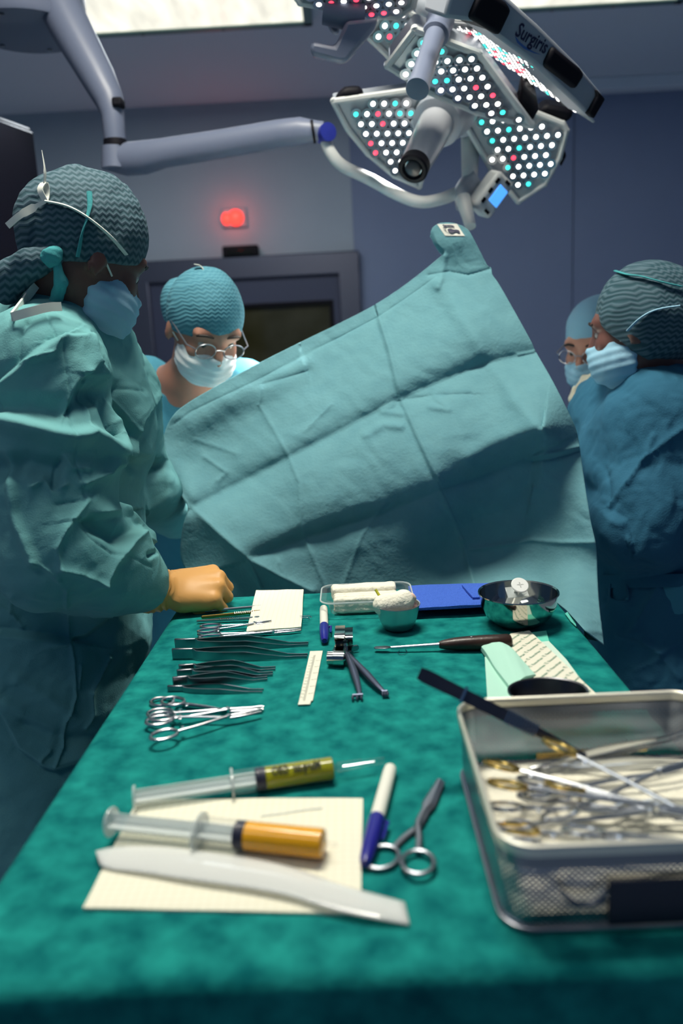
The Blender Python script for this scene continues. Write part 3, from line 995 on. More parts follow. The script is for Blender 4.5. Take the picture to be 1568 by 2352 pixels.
# ================================================================ big blue-green surgical drape
edgeL = [(1000, 520), (996, 530), (1004, 556), (1022, 578), (1008, 594), (940, 648), (862, 700), (780, 743), (700, 782), (600, 832), (500, 886), (432, 926), (398, 955), (378, 998), (381, 1040), (392, 1085), (412, 1130), (432, 1168), (420, 1215), (416, 1280), (440, 1330), (470, 1400)]
edgeR = [(1062, 520), (1078, 534), (1100, 575), (1117, 608), (1127, 616), (1130, 632), (1150, 662), (1215, 778), (1228, 806), (1268, 876), (1310, 960), (1325, 1000), (1337, 1080), (1346, 1140), (1356, 1200), (1368, 1260), (1372, 1350), (1385, 1482)]
bot = [(470, 1400), (600, 1405), (740, 1400), (950, 1392), (1150, 1385), (1270, 1378), (1300, 1402), (1345, 1452), (1385, 1482)]
top = [(1000, 520), (1015, 513), (1040, 513), (1062, 520)]
NU, NV = 330, 360
cL = resample(smoothline(edgeL, 400), NV); cR = resample(smoothline(edgeR, 400), NV)
cB = resample(bot, NU); cT = resample(smoothline(top, 40), NU)
U, Vv = np.meshgrid(np.linspace(0, 1, NU), np.linspace(0, 1, NV)); U = U[..., None]; Vv = Vv[..., None]
PX = (1 - U) * cL[:, None] + U * cR[:, None] + (1 - Vv) * cT[None] + Vv * cB[None] \
    - ((1 - U) * (1 - Vv) * cT[0] + U * (1 - Vv) * cT[-1] + (1 - U) * Vv * cB[0] + U * Vv * cB[-1])
ycorner = onz(1345, 1452, TZ + .004)[1]
depth = rbf([(1030, 512, 1.82), (1040, 560, 1.80), (1015, 600, 1.82), (1120, 615, 1.79), (860, 700, 1.84), (700, 780, 1.83), (600, 832, 1.79), (480, 900, 1.735), (395, 955, 1.70),
             (378, 1000, 1.69), (400, 1100, 1.64), (440, 1165, 1.575), (1225, 805, 1.66), (1060, 760, 1.70), (920, 800, 1.73), (1325, 1000, 1.55), (1345, 1150, 1.50), (1360, 1250, 1.46),
             (1372, 1350, 1.40), (1385, 1482, onz(1385, 1482, TZ - .02)[1]), (1345, 1452, ycorner), (1300, 1402, onz(1300, 1402, TZ + .004)[1] + .01), (1260, 1375, TYB + .035),
             (920, 915, 1.645), (780, 900, 1.72), (664, 1050, 1.625), (520, 1010, 1.715), (590, 950, 1.735), (500, 1100, 1.655), (1008, 1125, 1.545), (820, 1080, 1.59), (1125, 900, 1.61), (1240, 985, 1.50), (1150, 1040, 1.545), (860, 1170, 1.56), (700, 1235, 1.565), (570, 1283, 1.535),
             (1100, 1215, 1.615), (1040, 1290, 1.605), (1200, 1150, 1.585), (1250, 1250, 1.54), (1290, 1080, 1.545), (1080, 1350, 1.56), (1200, 1340, 1.52), (900, 1330, 1.575), (740, 1350, 1.565), (640, 1350, 1.56), (530, 1368, 1.55), (470, 1400, 1.55), (600, 1405, 1.56), (950, 1392, 1.57), (470, 1250, 1.575), (430, 1300, 1.585)])
L1_ = [(440, 1165), (560, 1105), (664, 1050), (790, 985), (920, 915), (1030, 868), (1120, 832), (1225, 808)]
L2_ = [(570, 1283), (700, 1235), (860, 1185), (1008, 1125), (1140, 1075), (1200, 1050)]
L5_ = [(440, 1165), (500, 1222), (570, 1283), (640, 1322), (715, 1358)]
CR = [(L1_, 'v', .032, 24), (L1_, 'r', .0042, 2.4), (L2_, 'v', .027, 20), (L2_, 'r', .0042, 2.4), (L5_, 'r', .020, 20), ([(869, 728), (780, 775), (700, 812), (605, 866)], 'v', .006, 12),
      ([(869, 728), (892, 800), (920, 915), (960, 1005), (1000, 1090), (1010, 1125), (1040, 1190), (1060, 1240)], 'r', .006, 5),
      ([(869, 728), (892, 800), (920, 915), (960, 1005), (1000, 1090)], 's', -.005, 9),
      ([(600, 883), (595, 930), (628, 985), (664, 1050), (688, 1110), (690, 1200), (700, 1235), (735, 1320), (748, 1350)], 'r', .005, 5),
      ([(600, 883), (650, 870), (706, 853)], 'r', -.010, 12), ([(706, 853), (690, 800)], 's', -.004, 6),
      ([(570, 1283), (600, 1350)], 'r', .006, 5), ([(880, 1160), (830, 1230), (790, 1340)], 'r', .003, 4),
      ([(1004, 634), (940, 680), (869, 728), (780, 775), (605, 866), (440, 945), (400, 975)], 'r', -.003, 4),
      ([(440, 975), (520, 925), (610, 890), (700, 840)], 'b', .012, 30),
      ([(1010, 650), (1060, 725), (1130, 835), (1190, 920), (1240, 985)], 'b', .014, 24),
      ([(985, 632), (1030, 624), (1075, 632), (1125, 618)], 'r', -.006, 5),
      ([(1020, 590), (1012, 640), (1005, 660)], 'b', .006, 8),
      ([(1225, 808), (1190, 815)], 'r', .005, 4), ([(1240, 980), (1190, 995), (1130, 1020), (1080, 1050)], 'b', .016, 26),
      ([(1225, 1048), (1270, 1040), (1330, 1026)], 'r', .010, 5), ([(1225, 1060), (1270, 1052), (1330, 1038)], 'r', -.008, 7),
      ([(1080, 1262), (1140, 1254), (1220, 1240), (1290, 1246), (1362, 1246)], 'r', .007, 5),
      ([(1060, 1240), (1075, 1290), (1090, 1350)], 'r', .010, 6), ([(1245, 990), (1235, 1060), (1225, 1110)], 's', -.010, 12),
      ([(930, 918), (1000, 908), (1080, 905)], 'v', .006, 6), ([(1000, 910), (1030, 940), (990, 935)], 'b', .005, 8),
      ([(900, 930), (880, 945), (920, 950)], 'b', .006, 8), ([(840, 1000), (880, 975), (920, 980)], 'b', .007, 10), ([(1310, 1420), (1350, 1425), (1385, 1430)], 'r', .006, 5), ([(1320, 1445), (1384, 1452)], 'b', .006, 7),
      ([(400, 1110), (440, 1165)], 'b', -.012, 14), ([(470, 1050), (520, 1085), (500, 1105)], 'r', .006, 6), ([(640, 1290), (660, 1340)], 'r', .004, 4), ([(760, 930), (700, 990)], 'r', .004, 6), ([(450, 1010), (540, 1040)], 'r', .004, 8)]


def drape_depth(x, y):
    x = np.asarray(x, float); y = np.asarray(y, float)
    sh = x.shape; xf, yf = x.ravel(), y.ravel()
    d = depth(xf, yf) - folds(xf, yf, CR)
    Q = np.stack([xf, yf, xf * 0], 1)
    fade = np.clip((1330 - yf) / 120, .25, 1)
    d = d - crumple(Q, 260, 3, 5) * .011 * fade - crumple(Q + 50, 75, 9, 5) * .0030 * fade - crumple(Q + 90, 34, 19, 5) * .0020 * fade - crumple(Q + 40, 150, 29, 6) * .004 * fade - vnoise(Q / 30, 5) * .0006
    return d.reshape(sh)


Dm = drape_depth(PX[..., 0], PX[..., 1])
dirs = np.stack([PX[..., 0] - CX, -(PX[..., 1] - CY), np.full(PX.shape[:2], -F)], -1) @ CM.T
DP = CAM + dirs * (Dm / dirs[..., 1])[..., None]


def turned(DP):                               # the sheet turns away behind its outline on three sides
    cen = np.array([0.05, 0, 1.15])
    rows = []
    for e, k in ((DP[:, 0], -1), (DP[:, -1], 1)):
        a = e + np.array([k * .004, .02, -.002]); b_ = e + np.array([-k * .01, .06, -.012]); rows.append((a, b_))
    W = np.concatenate([rows[0][1][:, None], rows[0][0][:, None], DP, rows[1][0][:, None], rows[1][1][:, None]], 1)
    t1 = W[:1] + np.array([0, .02, .003]); t2 = W[:1] + np.array([0, .06, -.008])
    return np.concatenate([t2, t1, W], 0)


dr = MB().grid(turned(DP)).build('surgical_drape', DRAPE, sharp=180, solid=.0012, loc=(.1, 1.6, 1.0), sub=0)
tag(dr, 'large creased blue-green drape sheet rising to a point behind the table', 'drape')


def on_drape(x, y, off=.0025):
    p = aty(x, y, float(drape_depth([x], [y])[0])); return p - nrm(p - CAM) * off


def drape_poly(mb, pts, off):
    mb.add([on_drape(x, y, off) for x, y in pts], [tuple(range(len(pts)))])


st = MB(); a = np.array([(1002, 516), (1050, 513)], float); b2 = np.array([(1021, 541.5), (1067, 541.5)], float)
G = [[on_drape(*lerp(lerp((1003, 514.5), (1049, 514), u), lerp((1022, 541.5), (1067, 541.8), u), v), .003) for u in np.linspace(0, 1, 9)] for v in np.linspace(0, 1, 9)]
stick = st.grid(G).build('sticker', mat('sticker_white', (.72, .72, .64), .6), dr, fix=False)
stick['label'] = 'white sticker with a dark arrow and footprint'
k = 160 / 1568
ar = MB(); drape_poly(ar, [(980 + x * k, 490 + y * k) for x, y in ((342, 272), (378, 245), (388, 262), (520, 260), (600, 275), (630, 310), (540, 298), (440, 292), (436, 312))], .006)
ar.build('arrow', INK, stick, fix=False, smooth=False)
ft = MB(); drape_poly(ft, [(980 + x * k, 490 + y * k) for x, y in ((462, 360), (490, 342), (540, 340), (600, 362), (660, 362), (715, 378), (745, 412), (738, 438), (700, 430), (650, 412), (620, 420), (590, 440), (540, 440), (490, 405), (465, 380))], .006)
for x, y, a_, b_ in ((395, 340, 42, 10), (412, 372, 30, 9), (434, 405, 20, 9), (470, 435, 16, 8), (510, 453, 14, 8)):
    drape_poly(ft, [(980 + (x + a_ * math.cos(q) + 5 * math.sin(q)) * k, 490 + (y + b_ * math.sin(q) + .22 * a_ * math.cos(q)) * k) for q in np.linspace(0, 2 * PI, 12)[:-1]], .006)
ft.build('footprint', INK, stick, fix=False, smooth=False)

# operating table with dark drape behind
t = thing('operating_table', 'operating table under dark navy cloth behind the drape', 'operating table', (.22, 2.3, 0))
MB().tube([(.22, 2.3, 0), (.22, 2.3, .7)], .12, 20, up=(1, 0, 0)).build('column', STEELM, t)
MB().box((.22, 2.3, .03), (.5, .9, .06)).build('base', STEELM, t, bevel=.015)
MB().box((.12, 2.3, .86), (.60, .98, .17)).build('mattress', NAVY, t, bevel=.04)
tag(skin('bounce_cloth', COTTON, [cap_((-.16 + .1 * i, 1.90, .985), (-.16 + .1 * i, 2.2, .985), .035) for i in range(4)], .012, .03, None, lambda V, N: crumple(V, .06, 3, 4) * .006), 'pale swab cloth spread in the lit field behind the drape', 'cloth')  # added out of view; bounces the lamp light up to the surgeon's face
gy = np.array([[(-.16 + .56 * u, 1.86 + .012 * math.sin(u * 40) + .01 * v, .98 - .7 * v) for v in np.linspace(0, 1, 12)] for u in np.linspace(0, 1, 80)])
MB().grid(gy).build('side_cloth', NAVY, t, sharp=180, solid=.002)

# ================================================================ things on the table


def flat_poly(pts, z=TZ):
    return [onz(x, y, z) for x, y in pts]


def cloth_sheet(pts4, n, z, wob, seed, thick, name, m, parent=None, lift=None, sag=0, under=0):
    """a folded sheet: a bilinear patch between four picture corners lying at height z, closed slab"""
    c = [onz(x, y, z) for x, y in pts4]
    rs = np.random.RandomState(seed); a = rs.uniform(0, 6, 6)
    G = []
    for i in range(n + 1):
        row = []
        for j in range(n + 1):
            u, v = j / n, i / n
            p = (c[0] * (1 - u) + c[1] * u) * (1 - v) + (c[3] * (1 - u) + c[2] * u) * v
            e = min(u, 1 - u, v, 1 - v)
            h = wob * (math.sin(7 * u + a[0] + 3 * v) + math.sin(9 * v + a[1]) + .5 * math.sin(17 * u + 13 * v + a[2]))
            p = p + np.array([wob * .5 * math.sin(8 * v + a[3]), wob * .5 * math.sin(9 * u + a[4]), thick + h * .5 - (thick * .35 if e < 1e-6 else 0) + (lift(u, v) if lift else 0)])
            row.append(p)
        G.append(row)
    G = np.array(G); B = G.copy(); B[..., 2] = z + under
    b = MB(); b.grid(G); b.grid(B[:, ::-1])
    k = (n + 1) ** 2; N = n + 1

    def T(i, j): return i * N + j
    def Bt(i, j): return k + i * N + (n - j)
    for q in range(n):
        for (i0, j0, i1, j1) in ((0, q, 0, q + 1), (n, q, n, q + 1), (q, 0, q + 1, 0), (q, n, q + 1, n)):
            b.f.append((T(i0, j0), T(i1, j1), Bt(i1, j1), Bt(i0, j0))); b.m.append(0)
    return b.build(name, m, parent, sharp=50)


# folded gauze pad at the far left
t = thing('gauze_pad', 'folded cream gauze pad under the scalpel tips at the far edge', 'gauze', onz(630, 1405))
cloth_sheet([(588, 1362), (697, 1359), (691, 1449), (565, 1459)], 16, TZ, .0005, 1, .0035, 'lower_layer', CREAM, t)
cloth_sheet([(588, 1358), (697, 1356), (692, 1442), (566, 1452)], 16, TZ + .0045, .0006, 2, .0030, 'upper_layer', CREAM, t)
# towels
t = thing('blue_towel', 'folded royal blue towel at the far edge beside the large bowl', 'towel', onz(1050, 1375))
for k_, (dx, dy) in enumerate(((0, 0), (3, -2), (-2, -1))):
    cloth_sheet([(940 + dx, 1352 + dy), (1178, 1344 + dy), (1120, 1395 + dy), (945 + dx, 1404 + dy)], 18, TZ + .0075 * k_, .0009, 5 + k_, .0062, 'towel_layer', BLUET, t)
cloth_sheet([(1060, 1347), (1178, 1340), (1174, 1372), (1085, 1376)], 14, TZ + .0225, .0009, 9, .005, 'folded_flap', BLUET, t)

# clear tray with swabs
CLEAR = clear('clear_plastic', (1, 1, 1), .02, (.28, .30, .30)); MILKY = clear('milky_plastic', (.95, .97, .97), .38, (.75, .80, .80))
tb = onz(768, 1417); tx0 = onz(757, 1412)[0]; tx1 = onz(932, 1412)[0]; ty0 = onz(815, 1417)[1] + .006; ty1 = ty0 + .078; th = .027
t = thing('plastic_tray', 'clear plastic tray holding white swabs at the far edge', 'tray', ((tx0 + tx1) / 2, (ty0 + ty1) / 2, TZ))


def rrect(x0, x1, y0, y1, r, n=6):
    P = []
    for cx, cy, a0 in ((x1 - r, y1 - r, 0), (x0 + r, y1 - r, PI / 2), (x0 + r, y0 + r, PI), (x1 - r, y0 + r, 1.5 * PI)):
        for k in range(n + 1):
            a = a0 + PI / 2 * k / n; P.append((cx + r * math.cos(a), cy + r * math.sin(a)))
    return P


b = MB(); rings = []
for off, z in ((-.004, .0012), (-.002, .004), (.004, th), (.006, th + .001), (.013, th), (.014, th - .002)):
    rings.append([(x, y, TZ + z) for x, y in rrect(tx0 - off, tx1 + off, ty0 - off, ty1 + off, .012 + max(0, off))])
n = len(rings[0])
for r in rings:
    b.v.extend(r)
for i in range(len(rings) - 1):
    for j in range(n):
        b.f.append((i * n + j, i * n + (j + 1) % n, (i + 1) * n + (j + 1) % n, (i + 1) * n + j)); b.m.append(0)
b.f.append(tuple(range(n - 1, -1, -1))); b.m.append(0)
b.build('tray_shell', CLEAR, t)
rm = MB().tube([(x, y, TZ + th) for x, y in rrect(tx0 - .014, tx1 + .014, ty0 - .014, ty1 + .014, .022)], .0014, 6, closed=True).build('tray_rim', MILKY, t)


def soft_pad(name, lab, c, sx, sy, sz, seed, m=COTTON, rot=0, cat='gauze swab', group=None):
    def dsp(V, N):
        return crumple(V, .03, seed, 4) * .0018 + crumple(V, .009, seed + 1, 3) * .0005
    c = np.asarray(c, float); R = np.array([[math.cos(rot), math.sin(rot), 0], [-math.sin(rot), math.cos(rot), 0], [0, 0, 1]])
    ny = max(3, int(sy / .009)); pr = [cap_(c + R.T @ [-sx / 2, y, z], c + R.T @ [sx / 2, y, z], .0055) for y in np.linspace(-sy / 2, sy / 2, ny) for z in np.linspace(-sz / 2 + .0055, sz / 2 - .0055, 3)]
    o = skin(name, m, pr, .0022, .004, None, dsp)
    return tag(o, lab, cat, group)


xm, ym = (tx0 + tx1) / 2, (ty0 + ty1) / 2
soft_pad('gauze_swab', 'flat white swab at the bottom front of the clear tray', (xm - .002, ty0 + .022, TZ + .0160), .098, .026, .028, 3)
soft_pad('gauze_swab', 'white swab leaning across the back of the clear tray', (xm - .004, ty0 + .050, TZ + .026), .10, .018, .024, 8, rot=.04)

# small bowl
c = onz(915, 1446); c[1] += .004
t = thing('small_bowl', 'small steel bowl heaped with gauze beside the clear tray', 'bowl', c)
ob = MB().lathe([(0, .0012), (.019, .0012), (.0235, .004), (.0295, .018), (.0345, .040), (.0355, .0405), (.0352, .0415), (.0338, .041), (.0288, .019), (.0225, .0065), (0, .0045)], (c[0], c[1], TZ), seg=48)
ob.build('bowl', mat('brushed_steel', (.50, .52, .53), .42, 1.), t)
cb2 = np.array([c[0], c[1], TZ])


def dsp(V, N): return crumple(V, .02, 4, 5) * .0022


tag(skin('gauze_wad', COTTON, [cap_(cb2 + [-.022, -.004, .041], cb2 + [.008, -.006, .047], .0165, .016), ell_(cb2 + [.012, -.006, .046], (.012, .014, .016)), ell_(cb2 + [-.004, .004, .024], (.020, .020, .016))], .0018, .008, None, dsp), 'crumpled white gauze wad heaped in the small steel bowl', 'gauze')
PINK = mat('pink_swab', (.70, .28, .24), .9, mott=((.80, .55, .48), 90, 4))
for i_, (x, y, z, r) in enumerate(((.022, -.006, .040, .0065), (.021, -.006, .0535, .0062), (.018, .010, .041, .007))):
    tag(skin('cotton_ball', PINK if i_ != 1 else mat('pale_pink', (.80, .58, .48), .9), [ell_(cb2 + [x, y, z], (r, r, r)), ell_(cb2 + [x + .004, y, z - .003], (r * .7, r * .8, r * .7))], .0012, .003, None, lambda V, N: crumple(V, .008, 3, 3) * .0006),
        ('blood-pink cotton ball low in the small steel bowl', 'pale pink cotton ball on top at the bowl rim', 'pink cotton ball at the back of the small bowl')[i_], 'cotton ball', 'cotton balls in the small bowl')
a = cb2 + [-.033, .012, .062]; bb = cb2 + [-.024, .008, .046]
tag(MB().tube([a, bb], .0022, 10).build('yellow_stick', mat('yellow_plastic', (.62, .60, .05), .4)), 'short yellow plastic stick poking out of the gauze in the small bowl', 'stick')

# large bowl with a syringe standing in it
c = onz(1190, 1433)
CHROME = mat('polished_steel', (.50, .50, .46), .10, 1.)
t = thing('steel_bowl', 'large polished steel bowl holding a syringe at the far right of the table', 'bowl', c)
R_ = .0605
MB().lathe([(0, .0012), (.030, .0012), (.036, .003), (.050, .016), (.0575, .032), (R_ - .0006, .050), (R_ + .0014, .0515), (R_ + .001, .053), (R_ - .0014, .0515), (.0560, .033), (.0488, .018), (.034, .0058), (0, .0045)], (c[0], c[1], TZ), seg=64).build('bowl', CHROME, t)
top_ = aty(1194, 1343, c[1] - .006); botm = np.array([c[0] - .004, c[1] + .030, TZ + .022]); ax = nrm(botm - top_)
t = thing('syringe', 'white syringe standing plunger up in the large steel bowl', 'syringe', botm)
WPL = mat('white_plunger', (.82, .84, .82), .35)
MB().lathe([(0, 0), (.0125, .0), (.0135, .0008), (.0135, .002), (.0125, .0028), (0, .0028)], top_, ax, 32).build('thumb_disc', WPL, t)
L_ = np.linalg.norm(botm - top_)
b = MB(); xx = nrm(np.cross(ax, [0, 0, 1])); yy = np.cross(ax, xx)
b.box((top_ + botm) / 2, (.011, .0016, L_), (xx, yy, ax)); b.box((top_ + botm) / 2, (.0016, .011, L_), (xx, yy, ax))
b.build('plunger_rod', WPL, t, smooth=False)
MB().lathe([(.0105, 0), (.0105, L_ * .62)], top_ + ax * L_ * .36, ax, 24).build('barrel', MILKY, t)
fl = top_ + ax * L_ * .36
MB().box(fl, (.034, .020, .002), (xx, yy, ax)).build('finger_flange', MILKY, t, bevel=.0008)

# mint paper corner peeping from under the drape
tag(MB().prism(flat_poly([(1297, 1410), (1315, 1400), (1323, 1440), (1310, 1428)], TZ + .0012), (0, 0, .001)).build('paper_corner', mat('mint_paper', (.10, .50, .42), .8), smooth=False), 'mint green paper corner under the drape at the right table edge', 'paper')

# folded mint sheets and printed adhesive drape
MINT = mat('mint_sheet', (.40, .68, .56), .8, bump=(40, .2, .003)); MINTB = mat('mint_bright', (.13, .60, .46), .75); PALE = mat('pale_mint', (.55, .72, .62), .8)
PAPER = mat('printed_paper', (.72, .70, .58), .75)
t = thing('adhesive_drape', 'folded mint adhesive drape with printed backing paper by the basket', 'drape packet', onz(1220, 1530))
b1 = MB().prism(flat_poly([(1113, 1512), (1140, 1500), (1200, 1500), (1330, 1560), (1385, 1612), (1120, 1625)], TZ + .001), (0, 0, .002)).build('lower_sheet', MINT, t)
MB().prism(flat_poly([(1205, 1456), (1254, 1450), (1268, 1502), (1230, 1500)], TZ + .0012), (0, 0, .0012)).build('bright_corner', MINTB, t)
MB().prism(flat_poly([(1240, 1476), (1260, 1474), (1300, 1516), (1345, 1578), (1365, 1600), (1330, 1590), (1262, 1510)], TZ + .0014), (0, 0, .0012)).build('side_strip', PALE, t)
zp = TZ + .006
poly = [(1172, 1456), (1215, 1449), (1267, 1497), (1310, 1538), (1374, 1600), (1345, 1612), (1200, 1612), (1228, 1560), (1180, 1512), (1150, 1487)]
pr = MB().prism(flat_poly(poly, zp), (0, 0, .0008)).build('backing_paper', PAPER, t, smooth=False); pr['label'] = 'cream backing paper printed with green words'
lt = MB(); V, _f = text_flat('Raucodrape', 1.0); W_ = V[:, 0].max()
a0 = onz(1225, 1530, zp); xd = nrm(onz(1250, 1511, zp) - a0); yd = np.array([-xd[1], xd[0], 0])
pp = [onz(x, y, zp)[:2] for x, y in poly]
wl_ = .030; ln = .0132
for r in range(-14, 15):
    for q in range(-7, 8):
        o_ = a0 + xd * (q * wl_ * 1.42 + (r % 2) * wl_ * .71) + yd * r * ln
        for (s, ww, du) in (('Raucodrape', wl_, 0), ('V2', wl_ * .17, wl_ * 1.13)):
            V, Fs = text_flat(s, 1.0); sc = ww / V[:, 0].max(); V = V * sc
            if s == 'V2':
                V[:, 1] *= 1.6
            P = o_ + (V[:, :1] + du) * xd + V[:, 1:2] * yd + np.array([0, 0, .0012])
            keep = [f for f in Fs if all(inpoly(P[i][0], P[i][1], pp) for i in f)]
            if keep:
                lt.add(P, keep)
lt.build('printed_words', mat('green_ink', (.03, .22, .13), .7), pr, smooth=False, fix=False)


def liftA(u, v):
    return .006 + .012 * math.sin(PI * min(1, v * 1.1)) * u * .6 + .004 * math.sin(PI * u)


cloth_sheet([(1098, 1487), (1147, 1484), (1229, 1560), (1172, 1592)], 18, TZ + .002, .0010, 31, .0012, 'curled_sheet', MINT, t, liftA)

# kidney dish behind the basket
cz = TZ; cen = onz(1262, 1592, TZ + .028)
cx_, cy_ = cen[0], .863
DISH = mat('dish_dark', (.10, .10, .11), .28, 1.)
b = MB().lathe([(0, .001), (.030, .001), (.036, .004), (.044, .026), (.046, .0265), (.046, .028), (.0435, .027), (.0345, .006), (0, .0035)], (cx_, cy_, TZ), seg=56, squash=(1.02, .80))
tag(b.build('kidney_dish', DISH), 'dark steel dish standing behind the instrument basket', 'dish')

# ================================================================ instruments


def stag(o, lab):
    o['label'] = lab; return o


def forceps(p_butt, p_tip, label, spread=.010, h0=.011, h1=.0022, steel=STEELD, name='forceps', ribs=False, bend=0., group=None, butt_len=.16, tip_open=.004, dip=0., z=TZ, pts3=None):
    """thumb forceps lying on edge: two sprung arms joined at the butt"""
    if pts3 is None:
        A = onz(*p_butt, z); B = onz(*p_tip, z)
    else:
        A, B = pts3
    L = np.linalg.norm(B - A); d = (B - A) / L; s = nrm(np.cross([0, 0, 1], d)); up = np.cross(d, s)
    t = thing(name, label, 'forceps', A, group)
    n = 40; tt = np.linspace(0, 1, n)
    arms = []
    for sg in (-1, 1):
        off = np.where(tt < butt_len, .0008, .0008 + (spread - .0008) * np.sin(np.clip((tt - butt_len) / (1 - butt_len), 0, 1) ** .75 * PI) ** .8)
        off = np.maximum(off, np.where(tt > .5, tip_open, 0)) * sg
        off = off + bend * np.where(tt > .62, -np.minimum((tt - .62) / .2, 1) * 1.0, 0)
        hh = np.where(tt < butt_len, h0, h0 + (h0 * .86 - h0) * 1)
        hh = np.where(tt > .55, h0 * .86 + (h1 - h0 * .86) * np.minimum((tt - .55) / .3, 1), hh)
        P = A + d * (tt * L)[:, None] + s * off[:, None] + up * (hh / 2 + .0004)[:, None]
        b = MB()
        b.tube(P, 1.0, 4, up=up, flat=np.stack([np.full(n, .0013) , hh * .707], 1), square=True)
        a = b.build('forceps_arm', steel, t, bevel=0, sharp=30)
        arms.append(a)
        if ribs:
            r = MB()
            for k in range(9):
                q = .40 + .018 * k; i = int(q * (n - 1))
                P_ = A + d * q * L + s * off[i] + up * (h0 * .43)
                r.tube([P_ - up * h0 * .42, P_ + up * h0 * .42], .0010, 6, up=s)
            r.build('grip_ribs', steel, a)
    bt = MB().box(A + d * L * butt_len * .5 + up * (h0 / 2 + .0006), (L * butt_len, .0042, h0 * 1.02), (d, s, up))
    bt.build('butt', steel, t, bevel=.0012)
    return t


FG = 'forceps laid out in a row'
forceps((403, 1491), (708, 1482), 'long ribbed forceps nearest the scissors, first of the two long ones', .0115, .0160, .0034, ribs=True, group=FG)
forceps((397, 1514), (706, 1509), 'long ribbed forceps second of the two long ones, in front', .0115, .0160, .0034, ribs=True, group=FG)
forceps((412, 1549), (633, 1534), 'short bent dark forceps behind its twin', .0095, .0140, .0026, group=FG, bend=.005)
forceps((408, 1561), (627, 1546), 'short bent dark forceps in front of its twin', .0095, .0140, .0026, group=FG, bend=.005)
forceps((398, 1579), (614, 1560), 'short dark forceps with a broad rounded butt below the bent pair', .0090, .0145, .0022, group=FG)
forceps((386, 1588), (604, 1588), 'slender dark forceps nearest the clamps', .0080, .0080, .0016, group=FG)


def ellipse_ring(c, d, s, a, b_, r, up=(0, 0, 1), n=32):
    return MB().tube([c + d * a * math.cos(q) + s * b_ * math.sin(q) for q in np.linspace(0, 2 * PI, n + 1)[:-1]], r, 8, up=up, closed=True)


def clamp(name, label, cat, ringA, ringB, tip, z, pivot=.66, ra=.0155, rb=.0115, shaft=.0020, tipw=.0013, curve=0., steel=STEEL, ringm=None, group=None, blade=None, p3=None, ratchet=True, tilt=0.):
    """ring handled instrument: two crossing halves, each shank + finger ring"""
    if p3 is None:
        A, B, T = onz(*ringA, z), onz(*ringB, z), onz(*tip, z)
    else:
        A, B, T = p3
    t = thing(name, label, cat, (A + B) / 2, group)
    mid = (A + B) / 2; d = nrm(T - mid); L = np.linalg.norm(T - mid)
    up = np.array([0, 0, 1.0]); s = nrm(np.cross(up, d)); up = np.cross(d, s)
    Pv = mid + d * L * pivot
    for k, (R, sg) in enumerate(((A, 1), (B, -1))):
        R = R + up * (.0022 * (k + .0))
        st_ = R + nrm(Pv - R) * ra * 1.02
        off = (-1 if np.dot(R - mid, s) > 0 else 1)
        side = -off
        Pk = Pv + up * (.0022 * k)
        m1 = lerp(st_, Pk, .5) + s * side * .0012
        jaw = [Pk + s * off * .0012 + d * L * (1 - pivot) * q + s * (curve * q ** 2 * L * (1 - pivot)) for q in (.15, .35, .55, .75, 1.0)]
        P = smoothline([st_, m1, Pk] + jaw, 30)
        q = np.linspace(0, 1, 30)
        if blade is None:
            rad = np.where(q < .6, shaft, shaft + (tipw - shaft) * np.clip((q - .6) / .4, 0, 1))
            fl = np.stack([np.ones(30), np.full(30, .85)], 1)
        else:
            rad = np.full(30, shaft)
            wv = np.where(q < .55, 1.0, 1 + (blade - 1) * np.clip((q - .55) / .1, 0, 1) * np.clip((1.02 - q) / .42, 0.12, 1))
            fl = np.stack([wv, np.full(30, .6)], 1)
        sh = MB().tube(P, rad, 8, up=up, flat=fl).build('shank', steel, t, sharp=50)
        d2 = nrm(Pv - R); s2 = nrm(np.cross(up, d2))
        u2 = nrm(up + s2 * tilt); s2 = np.cross(u2, d2)
        rr = ellipse_ring(R, d2, s2, ra, rb, .0021, u2).build('finger_ring', ringm or steel, sh)
        if ratchet:
            MB().box(lerp(st_, Pk, .10) - s * side * .0035, (.004, .008, .0022), (d, s, up)).build('ratchet', steel, sh, bevel=.0006)
    MB().lathe([(.0026, 0), (.0026, .0054), (.0016, .0066), (0, .0066)], Pv - up * .002, up, 16).build('pivot_screw', steel, t)
    return t


SG = 'ring handled instruments on the green cloth'
clamp('artery_clamp', 'upper artery clamp of the stacked bunch with curved tip', 'clamp', (372, 1612), (368, 1642), (602, 1634), TZ + .0030, curve=.16, group=SG)
clamp('artery_clamp', 'middle artery clamp of the stacked bunch, rings set furthest left', 'clamp', (397, 1611), (366, 1659), (600, 1632), TZ + .0060, curve=.16, group=SG)
clamp('artery_clamp', 'lowest artery clamp of the bunch, its ring nearest the viewer', 'clamp', (372, 1646), (377, 1692), (601, 1638), TZ + .0090, curve=.16, group=SG)
clamp('fine_scissors', 'fine curved scissors with tips resting on the gauze pad', 'scissors', (484, 1438), (479, 1451), (624, 1430), TZ + .0075, pivot=.72, ra=.0165, rb=.0082, shaft=.0022, tipw=.0009, curve=.12, group=SG, ratchet=False)
clamp('fine_scissors', 'curved dissecting scissors below the gauze pad, next to the long forceps', 'scissors', (481, 1456), (485, 1466), (690, 1450), TZ + .0040, pivot=.70, ra=.0180, rb=.0082, shaft=.0023, tipw=.0011, curve=.14, group=SG, ratchet=False)
clamp('scissors', 'matt grey scissors in front beside the near marker pen', 'scissors', (877, 1969), (960, 1986), (1012, 1797), TZ + .0035, pivot=.40, ra=.0162, rb=.0135, shaft=.0030, blade=1.9, steel=STEELM, ratchet=False)

# slim handled knives


